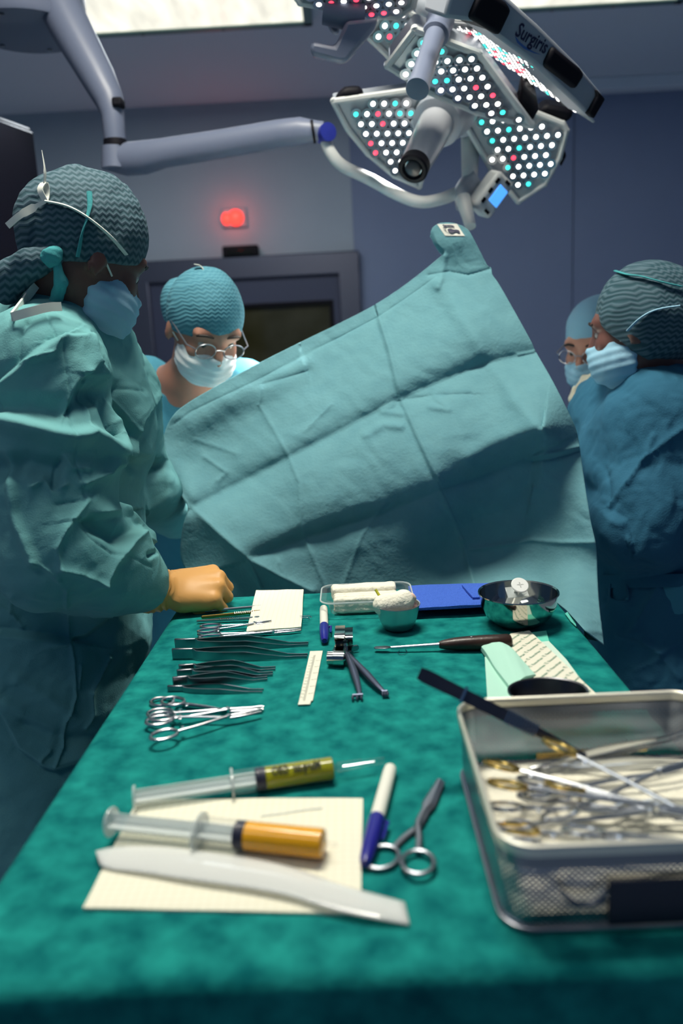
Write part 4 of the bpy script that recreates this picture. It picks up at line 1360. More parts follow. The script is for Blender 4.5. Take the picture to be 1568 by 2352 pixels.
def knife(name, label, p0, p1, pb, m, r=.0030, blade=STEELD, z=TZ + .0045, ribs=None, zb=None):
    A, B, T = onz(*p0, z), onz(*p1, z), onz(*pb, z)
    d = nrm(B - A); s = nrm(np.cross([0, 0, 1], d))
    t = thing(name, label, 'scalpel', A)
    h = MB().tube(smoothline([A, lerp(A, B, .1), lerp(A, B, .5), lerp(A, B, .9), B], 20), [r * .5] + [r] * 16 + [r * .8, r * .7, r * .6], 10, flat=(.7, 1)).build('handle', m, t)
    bl = [B - s * .0022, lerp(B, T, .55) - s * .0030, T, lerp(B, T, .6) + s * .0012, B + s * .0020]
    MB().prism(bl, (0, 0, .0010)).build('blade', blade, t, smooth=False)
    if ribs:
        q = MB()
        for k in range(10):
            c = lerp(A, B, ribs[0] + (ribs[1] - ribs[0]) * k / 9); q.tube([c - s * .0027 + [0, 0, .0012], c + [0, 0, .0032], c + s * .0027 + [0, 0, .0012]], .0007, 6)
        q.build('grip_ribs', STEELD, h)
    return t


knife('scalpel', 'slim dark scalpel next to the gloved fist', (470, 1404), (605, 1392), (657, 1384), STEELM, .0026)
knife('scalpel', 'gold handled scalpel lying across the gauze pad', (462, 1418), (602, 1404), (651, 1398), GOLDD, .0031, GOLDD, ribs=(.55, .85))
A, B = onz(452, 1427, TZ + .004), onz(590, 1419, TZ + .006); d = nrm(B - A); s = nrm(np.cross([0, 0, 1], d))
t = thing('skin_hook', 'double hook with ribbed flat handle above the fine scissors', 'hook', A)
h = MB().tube([A, lerp(A, B, .3), lerp(A, B, .9), B], [.0034, .0042, .0042, .003], 4, flat=(1, .55), square=True, up=(0, 0, 1)).build('handle', STEELM, t)
q = MB()
for k in range(10):
    c = lerp(A, B, .38 + .036 * k); q.tube([c - s * .0034 + [0, 0, .0016], c + s * .0034 + [0, 0, .0016]], .0010, 6)
q.build('grip_ribs', STEEL, h)
for sg, e in ((1, (711, 1415)), (-1, (706, 1419))):
    T = onz(*e, TZ + .0065)
    MB().tube(smoothline([B + s * sg * .0022, lerp(B, T, .5) + s * sg * .0012, T - d * .004, T, T + d * .003 + np.array([0, 0, -.0025])], 18), .0008, 8).build('prong', STEEL, t)
MB().lathe([(.0042, 0), (.0042, .004), (0, .005)], B - [0, 0, .002], (0, 0, 1), 14).build('collar', STEEL, t)

# raspatory with dark wooden handle
A, B, C_, D_ = onz(1176, 1472, TZ + .012), onz(1008, 1481, TZ + .010), onz(898, 1488, TZ + .006), onz(858, 1489, TZ + .005)
WOODD = mat('dark_wood', (.018, .008, .006), .35, bump=(200, .3, .001), mott=((.035, .015, .010), 60, 4))
t = thing('raspatory', 'bone raspatory with thick dark wooden handle in front of the large bowl', 'raspatory', A)
P = [lerp(A, B, q) for q in (0, .02, .06, .3, .55, .75, .88, .97, 1.0)]
MB().tube(P, [.004, .009, .0108, .0112, .0110, .0100, .0082, .0062, .005], 20, flat=(1, .95)).build('handle', WOODD, t)
MB().lathe([(.0014, 0), (.0014, .0018), (0, .002)], lerp(A, B, .56) + [0, -.003, .0095], (0, -.3, 1), 10).build('rivet', STEEL, t)
MB().tube([B, lerp(B, C_, .1), lerp(B, C_, .9), C_], [.0036, .0032, .0026, .0026], 12).build('shaft', STEEL, t)
d = nrm(D_ - C_); s = nrm(np.cross([0, 0, 1], d))
MB().prism([C_ + s * .0022, lerp(C_, D_, .3) + s * .0050, lerp(C_, D_, .9) + s * .0045, D_, lerp(C_, D_, .9) - s * .0045, lerp(C_, D_, .3) - s * .0050, C_ - s * .0022], (0, 0, .0016)).build('blade', STEELD, t, bevel=.0004)
pt = [(918, 1494), (913, 1500), (924, 1504), (934, 1498), (930, 1489)]
tag(MB().tube(smoothline([onz(x, y, TZ + .001) for x, y in pt], 24), .00035, 6).build('suture_thread', INK), 'thin dark suture thread looped under the raspatory shaft', 'thread')

# self retaining retractor
BURN = mat('burnished_steel', (.10, .115, .17), .42, .9)
t = thing('wound_retractor', 'self-retaining retractor with shiny bent thumb plates and two clawed legs', 'retractor', onz(785, 1500))


def plate(pts, w, th=.0016):
    P = smoothline([onz(x, y, TZ + h) for x, y, h in pts], 36)
    return MB().tube(P, 1.0, 4, up=(0, 0, 1), flat=(w * .707, th * .707), square=True, cap=True)


plate([(781, 1438, .030), (780, 1452, .036), (779, 1466, .032), (780, 1474, .020), (781, 1480, .014), (777, 1490, .016), (772, 1500, .018)], .0145).build('thumb_plate', CHROME, t, sharp=50)
plate([(801, 1442, .026), (800, 1456, .030), (800, 1468, .026), (801, 1477, .014), (800, 1484, .010), (797, 1496, .012)], .0120).build('thumb_plate', CHROME, t, sharp=50)
A = onz(752, 1512, TZ + .0115); B = onz(791, 1513, TZ + .0115); d = nrm(B - A)
MB().tube([A, lerp(A, B, .02), lerp(A, B, .36), lerp(A, B, .38), B], [.0085, .0100, .0105, .0112, .0112], 20, flat=(.9, 1)).build('hinge_block', CHROME, t, sharp=40)
A = onz(797, 1491, TZ + .007); B = onz(824, 1487, TZ + .007)
MB().tube([A, lerp(A, B, .85), B], [.0045, .0050, .0022], 4, flat=(.4, 1.2), square=True).build('lever', STEELD, t, bevel=.0005)
MB().lathe([(.0035, 0), (.0035, .012), (.002, .014), (0, .014)], onz(794, 1497, TZ + .004), (0, 0, 1), 16).build('pivot_screw', STEEL, t)
for P, cl in (([(794, 1500, .011), (808, 1530, .010), (818, 1560, .009), (824, 1585, .007), (826, 1598, .005)], (-1, (826, 1602))), ([(798, 1502, .009), (832, 1538, .009), (858, 1566, .008), (876, 1584, .006), (884, 1590, .005)], (1, (884, 1594)))):
    W_ = smoothline([onz(x, y, TZ + h) for x, y, h in P], 24)
    lg = MB().tube(W_, np.interp(np.linspace(0, 1, 24), [0, .35, .8, 1], [.0036, .0054, .0030, .0026]), 10, flat=(1, .8)).build('leg', BURN, t)
    c = W_[-1]; q = MB()
    q.tube([c + [-.009 if cl[0] < 0 else -.004, 0, .0005], c + [.004 if cl[0] < 0 else .003, 0, .001]], .0022, 8)
    for k in range(3):
        e = c + [(-.009 + .0055 * k) if cl[0] < 0 else (-.003 + .003 * k), 0, 0]
        q.tube(smoothline([e, e + [0, -.004, .0006], e + [0, -.007, -.001], e + [0, -.0075, -.0035]], 8), [.0016] * 5 + [.0013, .001, .0006], 8)
    q.build('claw', BURN, lg)

# marker pens


def pen(label, p0, p1, r, z):
    """p0 body end, p1 cap end"""
    A, B = onz(*p0, z), onz(*p1, z); d = nrm(B - A); L = np.linalg.norm(B - A); s = nrm(np.cross([0, 0, 1], d))
    t = thing('marker_pen', label, 'pen', A)
    MB().lathe([(0, 0), (r * .7, .0005), (r * .92, .003), (r, .010), (r, L * .56), (r * .96, L * .60)], A, d, 24).build('barrel', mat('pen_white', (.80, .79, .70), .35), t)
    cp = MB().lathe([(r * 1.08, L * .58), (r * 1.12, L * .62), (r * 1.05, L * .82), (r * .82, L * .97), (r * .55, L), (0, L)], A, d, 24).build('cap', BLUEINK, t)
    c = A + d * L * .60 + s * -1 * 0
    side = s if s[0] > 0 else -s
    MB().tube([A + d * L * .61 + side * r * 1.0, A + d * L * .61 + side * (r + .0038), A + d * L * .78 + side * (r + .0030)], [.0016, .0020, .0014], 8).build('pocket_clip', BLUEINK, cp)
    return t


pen('white marker pen with blue cap lying beside the clear tray', (743, 1396), (745, 1472), .0068, TZ + .0072)
pen('white marker pen with blue cap next to the matt grey scissors', (897, 1762), (838, 1984), .0068, TZ + .0072)

# paper ruler
z = TZ + .0008
q = [onz(712, 1497, z), onz(741, 1496, z), onz(718, 1611, z), onz(714, 1611, z), onz(712, 1619, z), onz(684, 1620, z), onz(687, 1609, z)]
t = MB().prism(q, (0, 0, .0011)).build('ruler', mat('ruler_plastic', (.78, .76, .62), .4), bevel=.0002); tag(t, 'white measuring ruler lying beside the retractor', 'ruler')
a = lerp(q[0], q[1], .5); e = lerp(q[5], q[4], .5); d = nrm(e - a); s = nrm(np.cross(d, [0, 0, 1])); s = s if s[0] > 0 else -s; Lr = np.linalg.norm(e - a)
tk = MB(); up = np.array([0, 0, .00135])
for k in range(1, 75):
    c = a + d * Lr * (.09 + .86 * k / 75) + up; ln = .0042 if k % 5 == 0 else .0022
    tk.box(c + s * (-.0005 - ln / 2), (ln, .00030, .0001), (s, d, (0, 0, 1)))
for k in range(1, 7):
    c = a + d * Lr * (.09 + .86 * k / 7) + up
    tk.box(c + s * .004, (.0035, .0004, .0001), (s, d, (0, 0, 1))); put_text(tk, str(k), .0042, c + s * .0062, -d, s)
for k in range(1, 15):
    put_text(tk, str(k), .0036, a + d * Lr * (.09 + .86 * k / 15 + .006) + up - s * .0068, -d, s)
tk.box(a + d * Lr * .52 + up, (.0003, Lr * .86, .0001), (s, d, (0, 0, 1)))
tk.build('ruler_markings', mat('ruler_ink', (.05, .05, .05), .6), t, smooth=False, fix=False)

# near gauze sheet, plastic strip
t = cloth_sheet([(316, 1838), (833, 1836), (828, 2103), (190, 2090)], 26, TZ, .0005, 14, .0028, 'gauze_sheet', CREAM)
tag(t, 'large cream gauze sheet under the orange syringe', 'gauze')
STRIP = clear('strip_plastic', (.95, .95, .95), .60, (.80, .82, .80))
ca = smoothline([(225, 1972), (330, 1974), (480, 1992), (640, 2018), (790, 2064), (935, 2098)], 40)
wd = np.interp(np.linspace(0, 1, 40), [0, .06, .3, .7, 1], [18, 26, 36, 36, 27]); Gs = []
for k, (x, y) in enumerate(ca):
    u = k / 39; h = .0042 + .004 * math.sin(PI * u) + (.0 if u < .9 else -.0025 * (u - .9) / .1)
    Gs.append([onz(x + 6 * v, y + wd[k] * v, TZ + h + .002 * (1 - v * v)) for v in np.linspace(-1, 1, 9)])
tag(MB().grid(Gs).build('plastic_strip', STRIP, solid=.0006, sharp=180), 'translucent plastic strip lying slantwise over the large gauze sheet', 'strip')
tag(MB().tube(smoothline([onz(x, y, TZ + .0040) for x, y in ((598, 1874), (650, 1868), (700, 1860), (740, 1856))], 20), .0008, 6).build('needle_sheath', MILKY), 'thin clear needle sheath on the gauze above the orange syringe', 'sheath')

# syringes


def syringe(label, p_disc, p_fl, p_stop, p_end, p_noz, r, z, liquid, zdisc=None, cap=False, words=None):
    zc = z + r
    E, Fp, S = onz(*p_end, zc), onz(*p_fl, zc), onz(*p_stop, zc)
    d = nrm(E - onz(*p_disc, zc)); A0 = onz(*p_disc, zc)
    def on(P): return A0 + d * np.dot(P - A0, d)
    D0, Fp, S, E = A0, on(Fp), on(S), on(E)
    t = thing('syringe', label, 'syringe', E); s = nrm(np.cross([0, 0, 1], d)); up = np.cross(d, s)
    LB = np.linalg.norm(E - Fp)
    br = MB().lathe([(r, 0), (r, LB - .002), (r * .9, LB), (r * .35, LB + .001), (.0022, LB + .003), (.0020, LB + .011)], Fp, d, 32).build('barrel', CLEAR, t)
    MB().tube([Fp, Fp + d * .0022], 1.0, 20, up=up, flat=(r * 1.55, r * 1.15)).build('finger_flange', MILKY, br)
    LL = np.linalg.norm(E - S)
    MB().lathe([(0, .006), (r * .94, .006), (r * .94, LL - .0015), (r * .80, LL - .0005), (0, LL - .0004)], S, d, 32).build('liquid', liquid, t)
    pr = MB(); LP = np.linalg.norm(S - D0)
    pr.box((S + D0) / 2, (LP, r * 1.45, .0013), (d, s, up)); pr.box((S + D0) / 2, (LP, .0013, r * 1.45), (d, s, up))
    pg = pr.build('plunger_rod', MILKY, t, smooth=False)
    MB().lathe([(0, 0), (r * 1.0, 0), (r * 1.04, .001), (r * 1.0, .0024), (0, .0024)], D0 - d * .0024, d, 28).build('thumb_disc', MILKY, pg)
    MB().lathe([(r * .90, -.004), (r * .955, -.003), (r * .955, .0), (r * .92, .0012), (r * .955, .0025), (r * .955, .0055), (0, .0058)], S, d, 28).build('stopper', mat('stopper_rubber', (.008, .010, .035), .5), pg)
    if cap:
        N_ = on(onz(*p_noz, zc)); L2 = np.linalg.norm(N_ - E)
        MB().lathe([(.0052, .004), (.0048, .03), (.0036, L2 * .55), (.0034, L2), (0, L2 + .0005)], E, d, 20).build('needle_cap', CLEAR, t)
        MB().tube([E + d * .01, E + d * (L2 - .01)], .0008, 8).build('needle', STEEL, t)
    if words:
        lt = MB(); V, Fs = text_flat(words, 1.0, .03); sc = LL * .66 / V[:, 0].max(); V[:, 1] *= 1.6
        Vx = V * sc; ang = PI * .30 - Vx[:, 1] / r
        c0 = S + d * (LL * .82)
        P = c0 - d * Vx[:, :1] + (r + .0007) * (np.cos(ang)[:, None] * up + np.sin(ang)[:, None] * (-s if s[1] > 0 else s))
        lt.add(P, Fs); lt.build('printed_words', mat('syringe_ink', (.012, .016, .004), .6), br, smooth=False, fix=False)
    return t


ORANGE = mat('orange_liquid', (.86, .40, .004), .15, spec=.5); OLIVE = mat('olive_liquid', (.29, .29, .003), .15, spec=.5)
syringe('syringe of olive green liquid with capped needle', (312, 1832), (531, 1800), (596, 1788), (765, 1764), (880, 1744), .0118, TZ + .0005, OLIVE, cap=True, words='Marquat  GEO')
syringe('syringe of orange liquid lying on the gauze sheet', (258, 1888), (460, 1902), (552, 1918), (744, 1938), (770, 1940), .0130, TZ + .0036, ORANGE)

# ================================================================ instrument basket
bx0 = (onz(1058, 1650, TZ + .066)[0] + onz(1140, 1930, TZ + .066)[0]) / 2; bx1 = TXR - .004
by0 = onz(1350, 2142, TZ)[1]; bh = aty(1350, 1944, by0)[2] - TZ; by1 = onz(1350, 1602, TZ + bh)[1]
MESH = perforated('basket_mesh', (.27, .30, .37), 420, .60, .28); RIMM = mat('basket_rim', (.85, .83, .72), .48, .85)
t = thing('instrument_basket', 'steel mesh basket full of instruments at the right front of the table', 'basket', ((bx0 + bx1) / 2, (by0 + by1) / 2, TZ))
rr_ = .026
ring = rrect(bx0, bx1, by0, by1, rr_, 8); n = len(ring)


def wall(name, mt, zs, offs, parent):
    me_v = []; uv = []
    L_ = [0]
    for i in range(n):
        L_.append(L_[-1] + math.dist(ring[i], ring[(i + 1) % n]))
    b = MB()
    for z_, of in zip(zs, offs):
        rg = rrect(bx0 - of, bx1 + of, by0 - of, by1 + of, rr_ + of, 8)
        b.v.extend([(x, y, TZ + z_) for x, y in rg + rg[:1]])
    m_ = n + 1
    for i in range(len(zs) - 1):
        for j in range(n):
            b.f.append((i * m_ + j, i * m_ + j + 1, (i + 1) * m_ + j + 1, (i + 1) * m_ + j)); b.m.append(0)
    o = b.build(name, mt, parent, fix=False)
    ul = o.data.uv_layers.new(name='UVMap')
    for lp in o.data.loops:
        k = lp.vertex_index; ul.data[lp.index].uv = (L_[k % m_], zs[k // m_])
    return o


wall('mesh_side', MESH, (.004, bh - .008), (-.002, 0), t)
for z_, r_, of in ((bh, .0026, .0008), (bh - .004, .0018, .0012)):
    MB().tube([(x, y, TZ + z_) for x, y in rrect(bx0 - of, bx1 + of, by0 - of, by1 + of, rr_, 8)], 1.0, 8, closed=True, flat=(r_, r_ * 1.5), up=(0, 0, 1)).build('rim', RIMM, t)
wall('rim_band', mat('basket_band', (.25, .27, .31), .3, 1.), (bh - .016, bh - .001), (.0014, .0014), t)
MB().tube([(x, y, TZ + .0035) for x, y in rrect(bx0, bx1, by0, by1, rr_, 8)], .0015, 8, closed=True).build('bottom_wire', STEELM, t)
b = MB(); b.add([(x, y, TZ + .004) for x, y in ring], [tuple(range(n))])
bo = b.build('mesh_bottom', MESH, t, fix=False); ul = bo.data.uv_layers.new(name='UVMap')
for lp in bo.data.loops:
    v = bo.data.vertices[lp.vertex_index].co; ul.data[lp.index].uv = (v.x, v.y)
# small plate and ring handle on the near side
xa, xb_ = onz(1350, 2060)[0] + .002, bx1 - .02
MB().box(((xa + xb_) / 2, by0 - .003, TZ + .027), (xb_ - xa, .003, .036)).build('name_plate', mat('plate_dark', (.05, .055, .075), .4, .8), t, bevel=.001)
hx_ = xa - .018
MB().tube([(hx_ + .016 * math.cos(q), by0 - .006, TZ + .040 + .012 * math.sin(q)) for q in np.linspace(PI, 2 * PI, 14)], .0018, 8, up=(0, 1, 0)).build('drop_handle', STEELD, t)
# white liner
lin = MB(); gl = np.array([[(bx0 + .010 + (bx1 - bx0 - .02) * u, by0 + .010 + (by1 - by0 - .02) * v, TZ + .008 + .0015 * math.sin(9 * u + 5 * v) + .001 * math.sin(23 * v)) for v in np.linspace(0, 1, 14)] for u in np.linspace(0, 1, 14)])
tag(lin.grid(gl).build('basket_liner', COTTON, sharp=180, solid=.0012), 'white cloth liner on the bottom of the steel basket', 'liner')

# instruments heaped in the basket; handles to the left
IG = 'instruments heaped in the basket'


def B3(u, v, h):                              # basket coordinates: u across, v depth, h height
    return np.array([bx0 + u, by0 + v, TZ + h])


heap = [('needle_holder', 'gold ringed needle holder in the basket, its bright ring at the left end', (.030, .160, .046), (.028, .124, .046), (.205, .074, .034), GOLD),
        ('needle_holder', 'gold ringed needle holder standing above the others mid basket', (.086, .168, .058), (.080, .128, .040), (.215, .060, .030), GOLD),
        ('needle_holder', 'gold ringed needle holder low in the front left of the basket', (.030, .086, .030), (.032, .052, .030), (.200, .052, .024), GOLD),
        ('bowel_clamp', 'steel ring clamp at the left end of the basket heap', (.026, .122, .028), (.027, .090, .028), (.205, .110, .022), STEEL),
        ('bowel_clamp', 'steel ring clamp lying front-most along the near rim', (.026, .054, .038), (.030, .022, .038), (.205, .044, .030), STEEL),
        ('bowel_clamp', 'steel ring clamp with large rings near the near rim', (.076, .058, .044), (.078, .024, .044), (.222, .040, .036), STEEL),
        ('bowel_clamp', 'steel ring clamp pointing to the back right of the basket', (.060, .128, .036), (.066, .092, .036), (.222, .166, .040), STEEL),
        ('tissue_clamp', 'dark steel clamp crossing the basket middle', (.064, .170, .022), (.058, .140, .022), (.222, .084, .020), STEELM)]
for nm, lab, a, bb, tp, m in heap:
    clamp(nm, lab, 'clamp', None, None, None, 0, pivot=.68, ra=.0165, rb=.0125, shaft=.0023, tipw=.0014, ringm=m, steel=STEEL if m is not STEELM else STEELM, group=IG, p3=(B3(*a), B3(*bb), B3(*tp)), tilt=.35)
for a, bb, lab, m in (((.060, .178, .024), (.225, .214, .040), 'ribbed steel forceps at the back right of the basket', STEEL), ((.070, .168, .030), (.228, .190, .026), 'ribbed steel forceps below the back pair in the basket', STEEL),
                      ((.100, .120, .016), (.228, .128, .018), 'plain steel forceps lying on the white liner', STEEL), ((.095, .205, .014), (.228, .205, .016), 'dark forceps along the back of the basket', STEELD)):
    forceps(None, None, lab, .006, .008, .002, steel=m, ribs=m is STEEL, group=IG, pts3=(B3(*a), B3(*bb)))
A, B = B3(.075, .214, .024), B3(.185, .216, .026)
tag(MB().tube([A, lerp(A, B, .5), B], [.004, .0045, .003], 8, flat=(1, .6)).build('probe', GOLD), 'gold probe along the back of the basket', 'probe', IG)
A, B = B3(.205, .186, .036), B3(.232, .192, .044)
MB()
# big forceps resting on the rim
p1 = onz(1345, 1735, TZ + .036)
Pc = onz(1098, 1613, TZ + bh + .0125)         # where it crosses the rim at the back left corner
dd_ = nrm(Pc - p1); r0 = nrm(ray(962, 1546)); m_ = np.linalg.lstsq(np.stack([dd_, -r0], 1), CAM - p1, rcond=None)[0]
p0 = p1 + dd_ * m_[0]
d = nrm(p1 - p0); up = CAM - p0; up = nrm(up - d * np.dot(up, d)); s = np.cross(up, d); L = np.linalg.norm(p1 - p0)
t = thing('forceps', 'broad dark forceps with ribbed grip resting slantwise on the basket rim', 'forceps', p0)
tt = np.linspace(0, 1, 30)
for k, sg in enumerate((-1, 1)):
    wv = np.interp(tt, [0, .04, .25, .55, .7, 1], [.0075, .0090, .0078, .0074, .0058, .0020])
    of = sg * np.where(tt < .12, .0010, .0010 + .0045 * np.sin(np.clip((tt - .12) / .88, 0, 1) * PI))
    P = p0 + d * (tt * L)[:, None] + up * of[:, None]
    ar_ = MB().tube(P, 1.0, 4, up=up, flat=np.stack([wv * 1.15, np.full(30, .0011)], 1), square=True).build('forceps_arm', mat('dark_plate', (.07, .075, .10), .35, .9), t, sharp=30)
    if sg > 0:
        q = MB()
        for j in range(11):
            c = p0 + d * L * (.53 + .017 * j) + up * (.0070)
            q.tube([c - s * .0068, c + s * .0068], .0010, 6, up=up)
        q.build('grip_ribs', STEEL, ar_)
        c = p0 + d * L * .27 + up * .0058
        MB().box(c, (.0025, .017, .0012), (d, s, up)).build('weld_band', STEEL, ar_)

# ================================================================ people


def frame(f, roll=0.):
    f = nrm(f); s = nrm(np.cross(f, [0, 0, 1])); u = np.cross(s, f)          # s points to the person's right
    return np.array([f, s * math.cos(roll) + u * math.sin(roll), u * math.cos(roll) - s * math.sin(roll)])


class Head:
    """c centre of the skull, f where the face looks"""
    def __init__(h, c, f, roll=0., s=1.):
        h.c = np.asarray(c, float); h.R = frame(f, roll); h.k = s

    def p(h, f, s, u):
        return h.c + (np.array([f, s, u]) * h.k) @ h.R

    def face(h):
        k = h.k; e = lambda c, r: ell_(h.p(*c), np.array(r) * k, h.R)
        P = [e((-.006, 0, .012), (.096, .076, .098)), e((.030, 0, -.055), (.060, .058, .072)), cap_(h.p(.052, -.02, -.100), h.p(.052, .02, -.100), .020 * k),
             cap_(h.p(.092, 0, .004), h.p(.112, 0, -.030), .009 * k, .013 * k), cap_(h.p(.078, -.045, .022), h.p(.078, .045, .022), .012 * k),
             cap_(h.p(.070, -.042, -.028), h.p(.078, -.03, -.035), .018 * k), cap_(h.p(.070, .042, -.028), h.p(.078, .03, -.035), .018 * k),
             cap_(h.p(.084, -.016, -.068), h.p(.084, .016, -.068), .009 * k)]
        for s in (-1, 1):
            P += [ell_(h.p(-.004, s * .080, -.022), (.018 * k, .007 * k, .031 * k), h.R, .008)]
        return P


def unit_person(root, hd, neck_base, body_prims, skin_m, gown_prims, gown_m, gown_disp, h_g, refine, gown_name='gown', k_g=.05, gown_k=None):
    P = hd.face() + [cap_(hd.p(-.02, 0, -.05), neck_base, .050, .056)] + body_prims
    body = skin('body', skin_m, P, .0075, .022, root, it=2)
    g = skin(gown_name, gown_m, gown_prims, h_g, k_g, root, gown_disp, it=3, refine=refine)
    return body, g


def eyes(hd, body):
    for s in (-1, 1):
        e = skin('eye', mat('eye_white', (.42, .40, .38), .25), [ell_(hd.p(.080, s * .032, -.002), np.array([.009, .012, .009]) * hd.k, hd.R)], .003, .002, body)
        MB().lathe([(.006 * hd.k, 0), (.003, .0012), (0, .0014)], hd.p(.0878, s * .032, -.002), hd.R[0], 14).build('iris', mat('iris_brown', (.03, .015, .01), .2), e)
        MB().tube(smoothline([hd.p(.092, s * .016, .022), hd.p(.094, s * .034, .027), hd.p(.082, s * .052, .020)], 10), .0035 * hd.k, 6).build('eyebrow', mat('hair_dark', (.02, .012, .01), .7), body)


def face_mask(hd, root, m=MASK, seed=1, pleat=.003):
    P = [ell_(hd.p(.046, 0, -.062), np.array([.072, .071, .066]) * hd.k, hd.R), cap_(hd.p(.108, 0, -.026), hd.p(.104, 0, -.085), .014 * hd.k, .012 * hd.k)]

    def cut(Q):
        L = (Q - hd.c) @ hd.R.T / hd.k
        return np.maximum(np.maximum(L[:, 2] + .022 - .10 * np.clip(L[:, 0] - .085, 0, 1), .004 - L[:, 0] + .25 * np.maximum(0, -.06 - L[:, 2])), -(L[:, 2] + .135))

    def dsp(V, N):
        L = (V - hd.c) @ hd.R.T / hd.k
        return pleat * tri(L[:, 2] * 55) * .5 + crumple(V, .04, seed, 3) * .002
    o = skin('face_mask', m, P, .0045, .02, root, dsp, cut)
    for s in (-1, 1):
        MB().tube(smoothline([hd.p(.03, s * .068, -.03), hd.p(.0, s * .080, -.012), hd.p(-.03, s * .080, .02)], 10), .0018, 6).build('ear_loop', TAPE, o)
    return o


def glasses(hd, root):
    b = MB()
    for s in (-1, 1):
        b.tube([hd.p(.108 - .1 * a * a * 6, s * (.034) + .024 * math.cos(q), -.004 + .019 * math.sin(q)) for q, a in ((q, abs(.034 + .024 * math.cos(q)) - .03) for q in np.linspace(0, 2 * PI, 21)[:-1])], .0016, 6, closed=True)
        b.tube([hd.p(.104, s * .058, .0), hd.p(.09, s * .074, .002), hd.p(.0, s * .083, .006)], .0018, 6)
    b.tube([hd.p(.110, -.010, .0), hd.p(.113, 0, .003), hd.p(.110, .010, .0)], .0016, 6)
    g = b.build('glasses', mat('glasses_frame', (.30, .31, .34), .3, .8), root)
    for s in (-1, 1):
        q = MB(); q.add([hd.p(.1085, s * .034 + .023 * math.cos(a), -.004 + .018 * math.sin(a)) for a in np.linspace(0, 2 * PI, 19)[:-1]], [tuple(range(18))])
        q.build('lens', CLEAR, g, fix=False)
    return g


def surgical_cap(hd, root, m, extra=(), zcut=None, puff=(.108, .088, .104), off=(-.014, 0, .022), u0=.030, slope=.42, seed=2, amp=.004, h=.0055, k=.02):
    P = [ell_(hd.p(*off), np.array(puff) * hd.k, hd.R)] + list(extra)

    def cut(Q):
        if zcut is not None:
            return zcut[0] + zcut[1] * (Q[:, 0] - hd.c[0]) - Q[:, 2]
        L = (Q - hd.c) @ hd.R.T / hd.k
        return (u0 - L[:, 2] + slope * (L[:, 0] - .09) * (L[:, 0] < .09))

    def dsp(V, N):
        return crumple(V, .07, seed, 4) * amp + crumple(V, .025, seed + 3, 4) * amp * .35
    o = skin('surgical_cap', m, P, h, k, root, dsp, cut, refine=1)
    return o, P


def simple_hand(w, d, n, k=1.):
    """loosely curled hand: w wrist, d pointing direction, n back of hand"""
    d = nrm(d); n = nrm(np.asarray(n) - d * np.dot(n, d)); b_ = np.cross(n, d); P = []
    for j, (o, L) in enumerate(((-.030, .088), (-.010, .094), (.011, .092), (.030, .084))):
        kn = w + d * L * k + b_ * o * k
        P.append(cap_(w + b_ * o * .6 * k, kn, .014 * k, .0115 * k, .012))
        f1 = kn + (d * .028 - n * .018) * k; f2 = f1 + (d * .004 - n * .024) * k
        P += [cap_(kn, f1, .0095 * k, .0085 * k, .005), cap_(f1, f2, .0085 * k, .0075 * k, .005)]
    t1 = w + (d * .045 + b_ * .045 - n * .012) * k
    P += [cap_(w + (d * .02 + b_ * .02) * k, t1, .014 * k, .011 * k, .01), cap_(t1, t1 + (d * .032 + b_ * .004 - n * .012) * k, .0105 * k, .0085 * k, .006)]
    return P


def legs(hip, spread, foot_dir, zhip):
    P = []
    f = nrm(foot_dir); s = np.cross([0, 0, 1], f)
    for q in (-1, 1):
        h_ = np.array([hip[0], hip[1], zhip]) + s * q * spread; kn = np.array([h_[0], h_[1], .48]) + f * .02; an = np.array([h_[0], h_[1], .085])
        P += [cap_(h_, kn, .085, .058), cap_(kn, an, .055, .040), cap_(an + [0, 0, -.045], an + f * .15 + [0, 0, -.05], .038, .032)]
    return P




def dress_legs(root, hip, spread, foot_dir, zhip):
    L = legs(hip, spread, foot_dir, zhip)
    skin('trousers', SCRUB, [cap_(q[1], q[2], q[3] + .014, q[4] + .016) for i, q in enumerate(L) if i % 3 < 2], .012, .02, root, lambda V, N: crumple(V, .08, 6, 4) * .005)
    for q in (L[2], L[5]):
        skin('clog', WHITEP, [cap_(q[1] + [0, 0, .004], q[2], q[3] + .008, q[4] + .010)], .008, .01, root, cut=lambda P: .003 - P[:, 2])


A_ = aty
# ---------------------------------------------------------------- nurse on the left
root = thing('person', 'person at the left in teal gown and patterned cap, gloved fist resting on the table', 'person', (A_(110, 1400, 1.36)[0], 1.33, 0))
hd = Head(A_(192, 585, 1.36), (.64, .60, -.48), 0.)
nb = A_(135, 745, 1.38)
sN, eN, wN = A_(95, 850, 1.23), A_(122, 1262, 1.16), A_(348, 1338, 1.285)
sF, eF, wF = A_(262, 905, 1.56), A_(325, 1120, 1.60), A_(408, 1185, 1.76)
chest, pel = A_(120, 980, 1.43), A_(75, 1420, 1.38)
bodyP = [cap_(nb, chest, .075, .115), cap_(chest, pel, .12, .125), cap_(nb, sN, .05, .055), cap_(nb, sF, .05, .055), cap_(sN, eN, .050, .040), cap_(eN, wN, .040, .027), cap_(sF, eF, .050, .040), cap_(eF, wF, .040, .027),
         *legs(pel, .085, (1, .1, 0), .80)]
# the fist
wr = A_(378, 1352, 1.292); kn_c = A_(497, 1340, 1.308); d_ = nrm(kn_c - wr); n_ = nrm(np.array([.0, -.50, .86]) - d_ * np.dot([.0, -.50, .86], d_)); b_ = np.cross(n_, d_)


